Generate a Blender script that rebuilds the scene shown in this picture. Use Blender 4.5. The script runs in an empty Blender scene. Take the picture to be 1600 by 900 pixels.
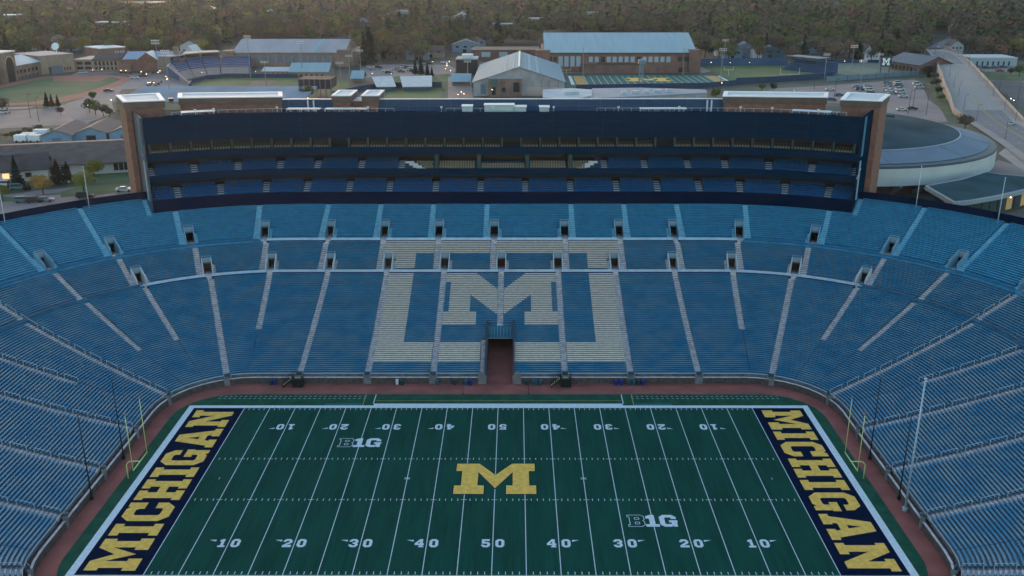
import bpy, math, random
from math import sin, cos, pi, radians, hypot
from mathutils import Vector, Matrix
from mathutils.geometry import tessellate_polygon
random.seed(7)
sc = bpy.context.scene
COL = sc.collection

# ------------------------------------------------------------------ camera
CAMP = Vector((3.175, -127.92, 75.96)); FPX = 1463.78
_yaw, _pitch, _roll = -4.13156e-3, 0.33508, -1.6878e-3
_F = Vector((sin(_yaw)*cos(_pitch), cos(_yaw)*cos(_pitch), -sin(_pitch)))
_R = Vector((cos(_yaw), -sin(_yaw), 0)); _U = _R.cross(_F)
_R, _U = cos(_roll)*_R + sin(_roll)*_U, -sin(_roll)*_R + cos(_roll)*_U
cd = bpy.data.cameras.new('camera'); cam = bpy.data.objects.new('camera', cd); COL.objects.link(cam)
cam.matrix_world = Matrix(((_R.x, _U.x, -_F.x, CAMP.x), (_R.y, _U.y, -_F.y, CAMP.y), (_R.z, _U.z, -_F.z, CAMP.z), (0, 0, 0, 1)))
cd.sensor_width = 36; cd.lens = 36*FPX/1600; cd.clip_start = 1; cd.clip_end = 9000
sc.camera = cam

# ------------------------------------------------------------------ light
SUN_EL, SUN_AZ = radians(6), radians(-18)        # azimuth from +Y towards +X
w = bpy.data.worlds.new('World'); sc.world = w; w.use_nodes = True
nt = w.node_tree; bg = nt.nodes['Background']
sky = nt.nodes.new('ShaderNodeTexSky'); sky.sky_type = 'NISHITA'; sky.sun_disc = False
sky.sun_elevation = SUN_EL; sky.sun_rotation = SUN_AZ
sky.air_density = 1.0; sky.dust_density = 0.8; sky.ozone_density = 1.35
nt.links.new(sky.outputs[0], bg.inputs[0]); bg.inputs[1].default_value = 0.15
sl = bpy.data.lights.new('sun', 'SUN'); so = bpy.data.objects.new('sun', sl); COL.objects.link(so)
sl.energy = 0.4; sl.angle = radians(14); sl.color = (1.0, 0.62, 0.46)
dirv = Vector((sin(SUN_AZ)*cos(SUN_EL), cos(SUN_AZ)*cos(SUN_EL), sin(SUN_EL)))
so.rotation_euler = (-dirv).to_track_quat('-Z', 'Y').to_euler()
sc.view_settings.view_transform = 'Standard'; sc.view_settings.look = 'None'
sc.view_settings.exposure = 1.9; sc.view_settings.gamma = 1.0
sc.render.engine = 'CYCLES'

# ------------------------------------------------------------------ helpers
def pt_ground(u, v, z):
    d = _F + (u-800)/FPX*_R - (v-450)/FPX*_U
    t = (z-CAMP.z)/d.z
    return CAMP + d*t
GZ = 17.0
def g(u, v, z=GZ):
    p = pt_ground(u, v, z); return p.x, p.y
def height_at(x, y, v, z0=GZ):
    """real height of something standing at x, y whose top is seen at row v of the photo"""
    lo, hi = z0-5, z0+90
    for _ in range(40):
        m = (lo+hi)/2; d = Vector((x, y, m))-CAMP
        if 450-FPX*d.dot(_U)/d.dot(_F) > v: lo = m
        else: hi = m
    return lo-z0

MATS = {}
def mat(name, col, rough=.8, noise=0, scale=1., col2=None, metal=0, detail=4, stretch=None, spec=.4, bump=0, emit=None, obj_random=0, coords='Object'):
    if name in MATS: return MATS[name]
    m = bpy.data.materials.new(name); m.use_nodes = True; n = m.node_tree; L = n.links
    b = n.nodes['Principled BSDF']; b.inputs['Roughness'].default_value = rough
    b.inputs['Metallic'].default_value = metal; b.inputs['Specular IOR Level'].default_value = spec
    b.inputs['Base Color'].default_value = (*col, 1)
    out = None
    if noise or col2:
        tc = n.nodes.new('ShaderNodeTexCoord'); mp = n.nodes.new('ShaderNodeMapping')
        L.new(tc.outputs[coords], mp.inputs[0])
        if stretch: mp.inputs['Scale'].default_value = stretch
        t = n.nodes.new('ShaderNodeTexNoise'); t.inputs['Scale'].default_value = scale; t.inputs['Detail'].default_value = detail
        L.new(mp.outputs[0], t.inputs[0])
        r = n.nodes.new('ShaderNodeValToRGB')
        c2 = col2 or tuple(c*(1-noise) for c in col)
        c1 = col if col2 else tuple(min(1, c*(1+noise)) for c in col)
        r.color_ramp.elements[0].color = (*c2, 1); r.color_ramp.elements[1].color = (*c1, 1)
        r.color_ramp.elements[0].position = .36; r.color_ramp.elements[1].position = .62
        L.new(t.outputs[0], r.inputs[0]); out = r.outputs[0]
        if bump:
            bp = n.nodes.new('ShaderNodeBump'); bp.inputs['Strength'].default_value = bump; bp.inputs['Distance'].default_value = .05
            L.new(t.outputs[0], bp.inputs['Height']); L.new(bp.outputs[0], b.inputs['Normal'])
    if obj_random:
        oi = n.nodes.new('ShaderNodeObjectInfo'); hs = n.nodes.new('ShaderNodeHueSaturation')
        mr = n.nodes.new('ShaderNodeMapRange'); mr.inputs[3].default_value = 1-obj_random; mr.inputs[4].default_value = 1+obj_random
        L.new(oi.outputs['Random'], mr.inputs[0]); L.new(mr.outputs[0], hs.inputs['Value'])
        if out: L.new(out, hs.inputs['Color'])
        else: hs.inputs['Color'].default_value = (*col, 1)
        out = hs.outputs[0]
    if out: L.new(out, b.inputs['Base Color'])
    if emit:
        b.inputs['Emission Color'].default_value = (*col, 1); b.inputs['Emission Strength'].default_value = emit
    m.diffuse_color = (*col, 1)
    MATS[name] = m; return m

class MB:
    def __init__(s): s.v = []; s.f = []; s.m = []; s.mi = 0
    def face(s, pts, flip=False):
        k = len(s.v); s.v.extend([tuple(p) for p in pts]); ids = list(range(k, k+len(pts)))
        s.f.append(ids[::-1] if flip else ids); s.m.append(s.mi)
    def box(s, c, size, rz=0, mi=None):
        if mi is not None: s.mi = mi
        cx, cy, cz = c; x, y, z = [q/2 for q in size]; k = len(s.v); ca, sa = cos(rz), sin(rz)
        for dx, dy, dz in ((-x,-y,-z),(x,-y,-z),(x,y,-z),(-x,y,-z),(-x,-y,z),(x,-y,z),(x,y,z),(-x,y,z)):
            s.v.append((cx+dx*ca-dy*sa, cy+dx*sa+dy*ca, cz+dz))
        for f in ((0,3,2,1),(4,5,6,7),(0,1,5,4),(1,2,6,5),(2,3,7,6),(3,0,4,7)): s.f.append([k+i for i in f]); s.m.append(s.mi)
    def beam(s, a, b, w, h=None):
        """box beam between two points"""
        a, b = Vector(a), Vector(b); h = h or w; d = (b-a).normalized()
        up = Vector((0,0,1)) if abs(d.z) < .95 else Vector((0,1,0))
        r = d.cross(up).normalized()*w/2; u = r.cross(d).normalized()*h/2; k = len(s.v)
        for p in (a, b):
            for q in (-r-u, r-u, r+u, -r+u): s.v.append(tuple(p+q))
        for f in ((0,3,2,1),(4,5,6,7),(0,1,5,4),(1,2,6,5),(2,3,7,6),(3,0,4,7)): s.f.append([k+i for i in f]); s.m.append(s.mi)
    def tube(s, pts, r, n=8, r2=None):
        pts = [Vector(p) for p in pts]; k0 = len(s.v); N = len(pts); r2 = r if r2 is None else r2
        for i, p in enumerate(pts):
            d = (pts[min(i+1, N-1)]-pts[max(i-1, 0)]).normalized()
            up = Vector((0,1,0)) if abs(d.z) > .9 else Vector((0,0,1))
            a = d.cross(up).normalized(); b = d.cross(a); rr = r+(r2-r)*i/(N-1)
            for j in range(n):
                t = 2*pi*j/n; s.v.append(tuple(p+rr*(cos(t)*a+sin(t)*b)))
        for i in range(N-1):
            for j in range(n):
                s.f.append([k0+i*n+j, k0+i*n+(j+1)%n, k0+(i+1)*n+(j+1)%n, k0+(i+1)*n+j]); s.m.append(s.mi)
        s.f.append([k0+j for j in range(n)][::-1]); s.m.append(s.mi)
        s.f.append([k0+(N-1)*n+j for j in range(n)]); s.m.append(s.mi)
    def prism(s, poly, z0, z1, top=None):
        n = len(poly); k = len(s.v); zz0 = z0 if hasattr(z0, '__len__') else [z0]*n; zz1 = z1 if hasattr(z1, '__len__') else [z1]*n
        area = sum(poly[i][0]*poly[(i+1)%n][1]-poly[(i+1)%n][0]*poly[i][1] for i in range(n))
        if area < 0: poly = poly[::-1]; zz0 = zz0[::-1]; zz1 = zz1[::-1]
        for i, p in enumerate(poly): s.v.append((p[0], p[1], zz0[i]))
        for i, p in enumerate(poly): s.v.append((p[0], p[1], zz1[i]))
        for i in range(n): s.f.append([k+i, k+(i+1)%n, k+n+(i+1)%n, k+n+i]); s.m.append(s.mi)
        if top is not None: old = s.mi; s.mi = top
        s.f.append([k+n+i for i in range(n)]); s.m.append(s.mi)
        if top is not None: s.mi = old
        s.f.append([k+i for i in range(n)][::-1]); s.m.append(s.mi)
    def build(s, name, mats, parent=None, smooth=False, **props):
        me = bpy.data.meshes.new(name); me.from_pydata(s.v, [], s.f)
        if not isinstance(mats, (list, tuple)): mats = [mats]
        for m in mats: me.materials.append(m)
        if len(mats) > 1: me.polygons.foreach_set('material_index', s.m)
        if smooth: me.polygons.foreach_set('use_smooth', [True]*len(me.polygons))
        me.update()
        o = bpy.data.objects.new(name, me); COL.objects.link(o)
        if parent:
            o.parent = parent
            # parents are only ever moved by location / z rotation set before children are linked
            o.matrix_parent_inverse = parent.matrix_basis.inverted()
        for k, v in props.items(): o[k] = v
        return o

def thing(name, label, cat, loc=(0,0,0), group=None):
    o = bpy.data.objects.new(name, None); o.empty_display_size = .5; COL.objects.link(o)
    o.location = loc; o['label'] = label; o['category'] = cat
    if group: o['group'] = group
    return o
def sheet(poly, z, holes=()):
    """flat polygon, with holes, as triangles facing up"""
    b = MB(); loops = [[Vector((p[0], p[1], 0)) for p in poly]]+[[Vector((p[0], p[1], 0)) for p in h] for h in holes]
    flat = [p for l in loops for p in l]
    b.v = [(p.x, p.y, z) for p in flat]
    for t in tessellate_polygon(loops):
        a, c, d = [flat[i] for i in t]
        ar = (c.x-a.x)*(d.y-a.y)-(d.x-a.x)*(c.y-a.y)
        if abs(ar) < 1e-9: continue
        b.f.append(list(t) if ar > 0 else list(t)[::-1]); b.m.append(0)
    return b
def add_sheet(B, poly, z, holes=()):
    s = sheet(poly, z, holes); k = len(B.v); B.v += s.v; B.f += [[i+k for i in f] for f in s.f]; B.m += [B.mi]*len(s.f)
def rect(x0, y0, x1, y1): return [(x0,y0),(x1,y0),(x1,y1),(x0,y1)]

# ------------------------------------------------------------------ materials
turf = mat('turf', (.006,.062,.044), .9, .12, .35, stretch=(1,.25,1), spec=.1)
def turf_bands(m):
    n = m.node_tree; L = n.links; b = n.nodes['Principled BSDF']; src = b.inputs['Base Color'].links[0].from_socket
    tc = n.nodes.new('ShaderNodeTexCoord'); sep = n.nodes.new('ShaderNodeSeparateXYZ'); L.new(tc.outputs['Object'], sep.inputs[0])
    w_ = n.nodes.new('ShaderNodeTexNoise'); w_.inputs['Scale'].default_value = 2.2; w_.inputs['Detail'].default_value = 6
    mp = n.nodes.new('ShaderNodeMapping'); mp.inputs['Scale'].default_value = (1, .05, 1); L.new(tc.outputs['Object'], mp.inputs[0]); L.new(mp.outputs[0], w_.inputs[0])
    mr = n.nodes.new('ShaderNodeMapRange'); mr.inputs[1].default_value = .3; mr.inputs[2].default_value = .7; mr.inputs[3].default_value = .86; mr.inputs[4].default_value = 1.14
    L.new(w_.outputs[0], mr.inputs[0]); hs = n.nodes.new('ShaderNodeHueSaturation'); L.new(mr.outputs[0], hs.inputs['Value']); L.new(src, hs.inputs['Color']); L.new(hs.outputs[0], b.inputs['Base Color'])
turf_bands(turf)
turf_out = mat('turf_margin', (.014,.078,.046), .9, .2, .5, spec=.15)
paint_white = mat('field_paint_white', (.62,.68,.72), .8, .08, 2)
paint_navy = mat('field_paint_navy', (.002,.009,.032), .95, .2, 1.5, spec=.05)
paint_maize = mat('field_paint_maize', (.85,.49,.09), .85, .12, 1.2, detail=8)
paint_teal = mat('field_paint_teal', (.02,.14,.15), .9)
track_m = mat('track_rubber', (.27,.085,.070), .9, .16, .25, detail=8)
conc = mat('concrete', (.25,.245,.25), .85, .2, .6, detail=8)
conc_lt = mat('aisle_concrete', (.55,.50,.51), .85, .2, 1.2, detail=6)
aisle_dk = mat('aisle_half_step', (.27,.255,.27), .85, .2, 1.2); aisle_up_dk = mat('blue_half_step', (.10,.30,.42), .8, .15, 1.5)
conc_up = mat('blue_painted_concrete', (.03,.20,.34), .8, .18, .7, detail=6)
aisle_up = mat('blue_aisle_paint', (.20,.47,.60), .8, .15, 1.5)
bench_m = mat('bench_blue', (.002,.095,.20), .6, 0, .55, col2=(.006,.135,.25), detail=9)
bench_top = mat('bench_blue_lit_top_worn', (.018,.18,.32), .6, 0, .30, col2=(.18,.27,.32), detail=12)  # top faces: sky light painted in as lighter blue; grey patches are wear
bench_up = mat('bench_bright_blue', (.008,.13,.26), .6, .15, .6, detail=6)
bench_up_top = mat('bench_bright_blue_lit_top', (.06,.40,.58), .5, .12, .6, detail=6)  # top-face copy of the bright blue, lightened as if lit by the sky
bench_wh = mat('bench_cream_shaded_front', (.50,.42,.37), .6, .1, 1.5, detail=6)  # front faces of the cream benches, shade put into the colour
bench_wh_top = mat('bench_cream_lit_top', (.90,.75,.60), .6, .1, 1.5, detail=6)  # same cream for the top faces, brightened as if lit from above
walk_lt = mat('walkway_light_blue', (.40,.51,.62), .8, .08, .8)
navy = mat('navy_wall', (.006,.03,.10), .6, .1, .2)
navy_dk = mat('navy_fascia', (.0002,.009,.030), .8, .12, .1, spec=.0)
navy_panel = mat('navy_panel', (.0005,.018,.042), .8, .12, .3, stretch=(1,1,6), spec=.0)
brick_dk = mat('dark_brick', (.09,.068,.06), .9, .25, 1.5, detail=8)
brick = mat('red_brick', (.20,.095,.07), .9, .18, .8, detail=8)
brick_band = mat('brick_band', (.10,.05,.042), .9, .15, .8)
white_m = mat('white_paint', (.66,.69,.70), .7, .07, .3)
steel_w = mat('pale_steel', (.5,.55,.58), .5)
black_m = mat('black_metal', (.012,.013,.016), .5)
dark_m = mat('dark_interior', (.012,.012,.014), .9)
glass_dk = mat('dark_glass', (.01,.02,.026), .15, spec=.6)
yellow_m = mat('goal_yellow', (.72,.74,.26), .5)

# ------------------------------------------------------------------ the ring that the whole bowl follows
X0, Y0, RC = 60.55, 34.75, 14.0
AX = X0-RC; SY = 2*(Y0-RC)
def S_end(d): return AX+(RC+d)*pi/2+SY+(RC+d)*pi/2
def pos(s, d):
    sg = 1 if s >= 0 else -1; a = abs(s); R = RC+d; q = R*pi/2
    if a <= AX: return (s, Y0+d)
    a -= AX
    if a <= q: t = a/R; return (sg*(AX+R*sin(t)), (Y0-RC)+R*cos(t))
    a -= q
    if a <= SY: return (sg*(X0+d), (Y0-RC)-a)
    a -= SY
    if a <= q: t = a/R; return (sg*(AX+R*cos(t)), -(Y0-RC)-R*sin(t))
    a -= q; return (sg*(AX-a), -(Y0+d))
def s_of(b, d):
    k, v, sg = b; R = RC+d; q = R*pi/2
    if k == 'N': return v*sg
    if k == 'C': return sg*(AX+R*radians(v))
    if k == 'S': return sg*(AX+q+(Y0-RC)-v)
    if k == 'K': return sg*(AX+q+SY+R*radians(v))
def samples(s0, s1, d, step=2.6):
    """arc positions from s0 to s1, keeping the joints between straight and curve"""
    R = RC+d; q = R*pi/2; J = [AX, AX+q, AX+q+SY, AX+2*q+SY]; J = sorted([-j for j in J]+J)
    cut = [s0]+[j for j in J if s0+.05 < j < s1-.05]+[s1]; out = [s0]
    for a, b in zip(cut, cut[1:]):
        m = (a+b)/2; am = abs(m); straight = am < AX or AX+q < am < AX+q+SY
        n = max(1, int(math.ceil((b-a)/(9 if straight else step))))
        out += [a+(b-a)*i/n for i in range(1, n+1)]
    return out
def strip(B, s0, s1, d0, z0, d1, z1, same_s=False):
    """surface between curve d0/z0 and curve d1/z1, s given at d0"""
    if s1-s0 < .05: return
    ss = samples(s0, s1, d0); k = len(B.v)
    for s in ss:
        x, y = pos(s, d0); B.v.append((x, y, z0))
        if abs(d1-d0) < 1e-6: x1, y1 = x, y
        else: x1, y1 = pos(conv(s, d0, d1), d1)
        B.v.append((x1, y1, z1))
    for i in range(len(ss)-1):
        B.f.append([k+2*i, k+2*i+2, k+2*i+3, k+2*i+1][::-1]); B.m.append(B.mi)
def conv(s, d0, d1):
    """same radial line, arc position at d1 instead of d0"""
    sg = 1 if s >= 0 else -1; a = abs(s); R0, R1 = RC+d0, RC+d1; q0, q1 = R0*pi/2, R1*pi/2
    if a <= AX: return s
    if a <= AX+q0: return sg*(AX+(a-AX)/R0*R1)
    if a <= AX+q0+SY: return sg*(a-q0+q1)
    if a <= AX+2*q0+SY: return sg*(AX+q1+SY+(a-AX-q0-SY)/R0*R1)
    return sg*(a-2*q0+2*q1)
def ringbox(B, s0, s1, d0, d1, z0, z1, ends=True, bottom=False):
    """solid curved bar, s given at d0"""
    if s1-s0 < .05: return
    strip(B, s0, s1, d0, z0, d0, z1)
    strip(B, s0, s1, d0, z1, d1, z1)
    e0, e1 = conv(s0, d0, d1), conv(s1, d0, d1)
    k = len(B.f); strip(B, e0, e1, d1, z0, d1, z1)
    for i in range(k, len(B.f)): B.f[i] = B.f[i][::-1]
    if bottom:
        k = len(B.f); strip(B, s0, s1, d0, z0, d1, z0)
        for i in range(k, len(B.f)): B.f[i] = B.f[i][::-1]
    if ends:
        for s, e in ((s0, e0), (s1, e1)):
            a, b = pos(s, d0), pos(e, d1); B.face([(a[0],a[1],z0),(b[0],b[1],z0),(b[0],b[1],z1),(a[0],a[1],z1)], flip=(s == s1))

# tiers: list of rows (d, z, tread depth)
LOW = []; d, z = .95, 1.75
for i in range(52):
    LOW.append((d, z, .61)); d += .61; z += .152+.066*i/52
D1 = d-.35; D1 = 32.3
for i in range(52): LOW[i] = (.95+i*(31.35/52), LOW[i][1], 31.35/52)
Z1 = LOW[-1][1]+.72; W1 = 33.6
MID = [(W1+i*.59, Z1+.18+.25*i, .59) for i in range(15)]
D2 = MID[-1][0]+.59; Z2 = MID[-1][1]+.62; W2 = D2+1.25
UP = [(W2+i*.62, Z2+.38+.268*i, .62) for i in range(27)]
D3 = UP[-1][0]+.62; Z3 = UP[-1][1]
BLD_TH = 29.3                                   # half angle of the grandstand building
def both(l): return [(k, v, sg) for (k, v) in l for sg in (-1, 1)]
low_breaks = [('N', 0., 1, 15.9)]
for k, v, sh in (('N',12.55,0),('N',25.1,0),('N',38.05,0),('C',5.2,1),('C',20.6,0),('C',37.4,1),('C',52.7,1),('C',69.2,0),('C',85.4,1),
                 ('S',12.9,0),('S',-.4,0),('S',-13.5,0),('K',4.6,1),('K',20.8,0),('K',37.3,1),('K',52.6,1),('K',69.4,0)):
    for sg in (-1, 1): low_breaks.append((k, v, sg, 13.8 if sh else 0))
lowp = [('N',0.,1)]+both([('N',12.55),('N',25.1),('N',38.05),('C',5.2),('C',21.),('C',37.5)])
upp = [('N',-1.74,1)]+both([('N',14.45),('N',27.),('N',39.55),('C',7.7),('C',23.6),('C',39.4),('C',53.2),('C',68.6),('C',84.2),
                 ('S',12.9),('S',-.4),('S',-13.5),('K',5.8),('K',21.4),('K',36.8)])
extra_mid = both([('C',53.2),('C',68.9),('C',85.),('S',12.9),('S',-.4),('S',-13.5),('K',5.),('K',21.1),('K',36.8)])

# painted block M and its frame, polygons in (x, d)
POLY = [[(-24.9,4.1),(24.9,4.1),(24.9,32.4),(19.15,32.4),(19.15,10.0),(-19.15,10.0),(-19.15,32.4),(-24.9,32.4)],
        [(-24.4,33.5),(-19.1,33.5),(-19.1,38.3),(19.1,38.3),(19.1,33.5),(24.4,33.5),(26.4,38.0),(26.8,43),(-26.8,43),(-26.4,38.0)],
        [(-12.1,32.5),(-5.6,32.5),(0,26.2),(5.6,32.5),(12.1,32.5),(12.1,29.5),(10.8,29.5),(10.8,19.75),(12.1,19.75),(12.1,15.6),(5.0,15.6),(5.0,19.75),(6.4,19.75),(6.4,25.1),(0,18.0),
         (-6.4,25.1),(-6.4,19.75),(-5.0,19.75),(-5.0,15.6),(-12.1,15.6),(-12.1,19.75),(-10.8,19.75),(-10.8,29.5),(-12.1,29.5)]]
def painted(dq):
    out = []
    for P in POLY:
        xs = []
        for (xa, ya), (xb, yb) in zip(P, P[1:]+P[:1]):
            if (ya > dq) != (yb > dq): xs.append(xa+(dq-ya)/(yb-ya)*(xb-xa))
        xs.sort(); out += list(zip(xs[::2], xs[1::2]))
    return out
def minus(iv, cuts):
    res = [iv]
    for c0, c1 in cuts:
        nr = []
        for a, b in res:
            if c1 <= a or c0 >= b: nr.append((a, b)); continue
            if c0 > a: nr.append((a, c0))
            if c1 < b: nr.append((c1, b))
        res = nr
    return res

stadium = thing('stadium_bowl', 'huge blue oval stadium bowl around the field, a pale M on its benches', 'stadium')
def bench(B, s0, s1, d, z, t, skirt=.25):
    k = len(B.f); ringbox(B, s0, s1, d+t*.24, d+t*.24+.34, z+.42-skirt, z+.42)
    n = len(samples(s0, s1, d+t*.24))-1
    for i in range(k+n, min(k+2*n, len(B.m))): B.m[i] = 1  # top faces take the lighter, painted-lit copy
def step_row(B, s0, s1, d, z, t, zn):
    """aisle stair inside one row: half step"""
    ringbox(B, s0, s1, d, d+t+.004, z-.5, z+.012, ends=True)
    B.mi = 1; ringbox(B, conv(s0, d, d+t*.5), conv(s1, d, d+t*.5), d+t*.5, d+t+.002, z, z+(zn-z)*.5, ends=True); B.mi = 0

AW = .62      # half width of an aisle
def build_tier(rows, breaks, name, zfirst_front, mats_, tier):
    """breaks: list of dict(s: fn(d)->s centre, L: fn(row)->left extent, R: ..., )"""
    tread_m, riser_m, bench_mat = mats_
    nb = len(breaks)
    for k in range(-1, nb):
        T = MB(); Bn = MB(); Pn = MB()
        for i, (d, z, t) in enumerate(rows):
            zp = rows[i-1][1] if i else zfirst_front
            # a break that starts higher up does not split this row; only its extent is zero
            sL = breaks[k]['s'](d)+breaks[k]['R'](i, d) if k >= 0 else -S_end(d)
            sR = breaks[k+1]['s'](d)-breaks[k+1]['L'](i, d) if k+1 < nb else S_end(d)
            if sR-sL < .15: continue
            ivs = [(sL, sR)]
            if tier == 'up' and d > 56.6:
                sb = s_of(('C', BLD_TH, 1), d); ivs = minus((sL, sR), [(-sb, sb)])
            for a, b in ivs:
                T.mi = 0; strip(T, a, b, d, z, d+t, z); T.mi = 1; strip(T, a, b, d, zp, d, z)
                pi_ = painted(d+t*.5) if tier != 'up' and abs(a) < 30 else []
                bl = minus((a+.06, b-.06), pi_)
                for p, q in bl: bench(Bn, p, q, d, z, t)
                for p, q in pi_:
                    p, q = max(p, a+.06), min(q, b-.06)
                    if q-p > .1: bench(Pn, p, q, d, z, t, .15)
        if not T.v: continue
        o = T.build('seating_section', [tread_m, riser_m], stadium)
        if Bn.v: Bn.build('bench_rows', bench_mat, o)
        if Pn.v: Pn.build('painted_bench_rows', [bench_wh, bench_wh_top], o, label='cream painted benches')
def sortb(bs, d): return sorted(bs, key=lambda b: b['s'](d))
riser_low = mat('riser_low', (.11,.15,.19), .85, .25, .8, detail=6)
# --- low tier
bl = []
for (k, v, sg, dmin) in low_breaks:
    def mk(k=k, v=v, sg=sg, dmin=dmin):
        e = lambda i, d: AW if d >= dmin else 0.
        if k == 'N' and v == 0:
            return dict(s=lambda d: 0., L=lambda i, d: AW if d >= dmin else 3.75 if d < 11 else 2.75, R=lambda i, d: AW if d >= dmin else 2.8, a=dmin)
        return dict(s=lambda d: s_of((k, v, sg), d), L=e, R=e, a=dmin)
    bl.append(mk())
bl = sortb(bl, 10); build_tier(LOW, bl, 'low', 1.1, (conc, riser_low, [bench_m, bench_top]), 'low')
A = None
for b in bl:
    B = MB()
    for i, (d, z, t) in enumerate(LOW):
        if d < b['a']: continue
        c = b['s'](d); zn = LOW[i+1][1] if i+1 < 52 else z+.3
        step_row(B, c-AW, c+AW, d, z, t, zn)
    c = b['s'](D1-.3)
    B.build('aisle_stairs', [conc_lt, aisle_dk], stadium)
B = MB()
for i, (d, z, t) in enumerate(LOW):
    if d < 11: step_row(B, -3.7, -2.85, d, z, t, LOW[i+1][1])
B.build('aisle_stairs', [conc_lt, aisle_dk], stadium)
# --- mid tier and upper tier with portals
PW = .88; NP = 6
def portal_tier(rows, portals, rest, Wd, tier, zfront, mats_, amat, aoff=1.9, stop=None):
    bs = []
    for pb in portals:
        sg = pb[2] if not (pb[0] == 'N' and pb[1] <= 0) else -1
        def mk(pb=pb, sg=sg):
            inn = lambda i, d: PW+.22+.55 if i < NP-1 else (PW+.22 if i < NP else -(aoff-AW))
            out = lambda i, d: aoff+AW
            return dict(s=lambda d: s_of(pb, d), L=inn if sg > 0 else out, R=out if sg > 0 else inn, p=pb, sg=sg)
        bs.append(mk())
    for pb in rest:
        bs.append(dict(s=(lambda d, pb=pb: s_of(pb, d)), L=lambda i, d: AW, R=lambda i, d: AW, p=pb, sg=0))
    if tier == 'up':
        for sg in (-1, 1):
            f = lambda i, d: .5 if d > 54 else 0.
            bs.append(dict(s=(lambda d, sg=sg: s_of(('C', BLD_TH+.45*57.3/(RC+d)+.3, sg), d)), L=f, R=f, p=None, sg=0, a=54))
    bs = sortb(bs, Wd+5); build_tier(rows, bs, tier, zfront, mats_, tier)
    for b in bs:
        B = MB()
        for i, (d, z, t) in enumerate(rows):
            if b.get('a', 0) > d: continue
            if b['p'] and d > 56.6 and b['p'][0] in 'NC' and (b['p'][0] == 'N' or b['p'][1] < BLD_TH): continue
            zn = rows[i+1][1] if i+1 < len(rows) else z+.3
            c0 = b['s'](d); w_ = AW if b['p'] else .5
            e0, e1 = aoff-w_, aoff+w_
            if b['sg'] and i < NP: e0 = PW+.19
            if b['sg']: e = sorted((c0+b['sg']*e0, c0+b['sg']*e1))
            else: e = (c0-w_, c0+w_)
            step_row(B, e[0], e[1], d, z, t, zn)
            if b['sg'] and i < NP-1:
                e = sorted((c0-b['sg']*(PW+.19), c0-b['sg']*(PW+.78))); step_row(B, e[0], e[1], d, z, t, zn)
        if B.v: B.build('aisle_stairs', [amat, aisle_dk if tier == 'mid' else aisle_up_dk], stadium)
        if not b['sg']: continue
        # portal: side walls, lintel, dark passage
        d0 = Wd-.05; i1 = NP; d1 = rows[i1][0]-.05; zf = rows[0][1]-.3; s = b['s']; zt = rows[i1][1]
        ga = math.atan2(pos(s(d1), d1)[0]-pos(s(d0), d0)[0], pos(s(d1), d1)[1]-pos(s(d0), d0)[1])
        x0, y0 = pos(s(d0), d0); nx, ny = sin(ga), cos(ga); tx, ty = ny, -nx; Lg = d1-d0
        def P(a, e, zz): return (x0+tx*a+nx*e, y0+ty*a+ny*e, zz)
        W = MB()
        for sd in (-1, 1):
            a0, a1 = sd*PW, sd*(PW+.2)
            prof_ = [(0, zf-.5), (Lg+.3, zf-1.3), (Lg+.3, zt), (Lg, zt+1.0), (0, rows[0][1]+.9)]
            q0 = [P(a0, e, zz) for e, zz in prof_]; q1 = [P(a1, e, zz) for e, zz in prof_]
            W.face(q0, flip=sd > 0); W.face(q1, flip=sd < 0)
            W.face([q0[3], q0[4], q1[4], q1[3]], flip=sd < 0); W.face([q0[4], q0[0], q1[0], q1[4]], flip=sd < 0)
        o = W.build('portal', steel_w if tier == 'mid' else mat('portal_blue', (.13,.30,.40), .7), stadium)
        Lt = MB(); a, b_ = P(-PW-.2, Lg+.15, zt+.55), P(PW+.2, Lg+.15, zt+.55)
        Lt.beam(a, b_, .3, 1.1); Lt.build('lintel', mat('portal_lintel', (.20,.27,.33), .8), o)
        Q = MB(); e1 = Lg+3.2; h = zt
        Q.mi = 0; Q.face([P(-PW, 0, zf+.01), P(PW, 0, zf+.01), P(PW, e1, zf-.9), P(-PW, e1, zf-.9)])
        Q.mi = 1; Q.face([P(-PW-.2, Lg-.1, h-.02), P(PW+.2, Lg-.1, h-.02), P(PW+.2, e1, h-.02), P(-PW-.2, e1, h-.02)]); Q.face([P(-PW, e1, zf-.9), P(PW, e1, zf-.9), P(PW, e1, h), P(-PW, e1, h)])
        for sd in (-1, 1): Q.face([P(sd*PW*.99, Lg, zf-.9), P(sd*PW*.99, e1, zf-.9), P(sd*PW*.99, e1, h), P(sd*PW*.99, Lg, h)], flip=sd < 0)
        Q.build('passage', [conc_lt, mat('passage_brown', (.20,.11,.07), .9) if tier == 'mid' else dark_m], o)
        Hd = MB(); Hd.tube([P(-PW-.1, 0, rows[0][1]+1.3), P(-PW-.1, Lg+.1, zt+1.5), P(PW+.1, Lg+.1, zt+1.5), P(PW+.1, 0, rows[0][1]+1.3)], .035, 5)
        Hd.build('railing', steel_w, o)
    return bs
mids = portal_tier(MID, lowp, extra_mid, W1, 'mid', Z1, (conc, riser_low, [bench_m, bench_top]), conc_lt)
ups = portal_tier(UP, upp, [], W2, 'up', Z2, (conc_up, conc_up, [bench_up, bench_up_top]), aisle_up)
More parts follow.
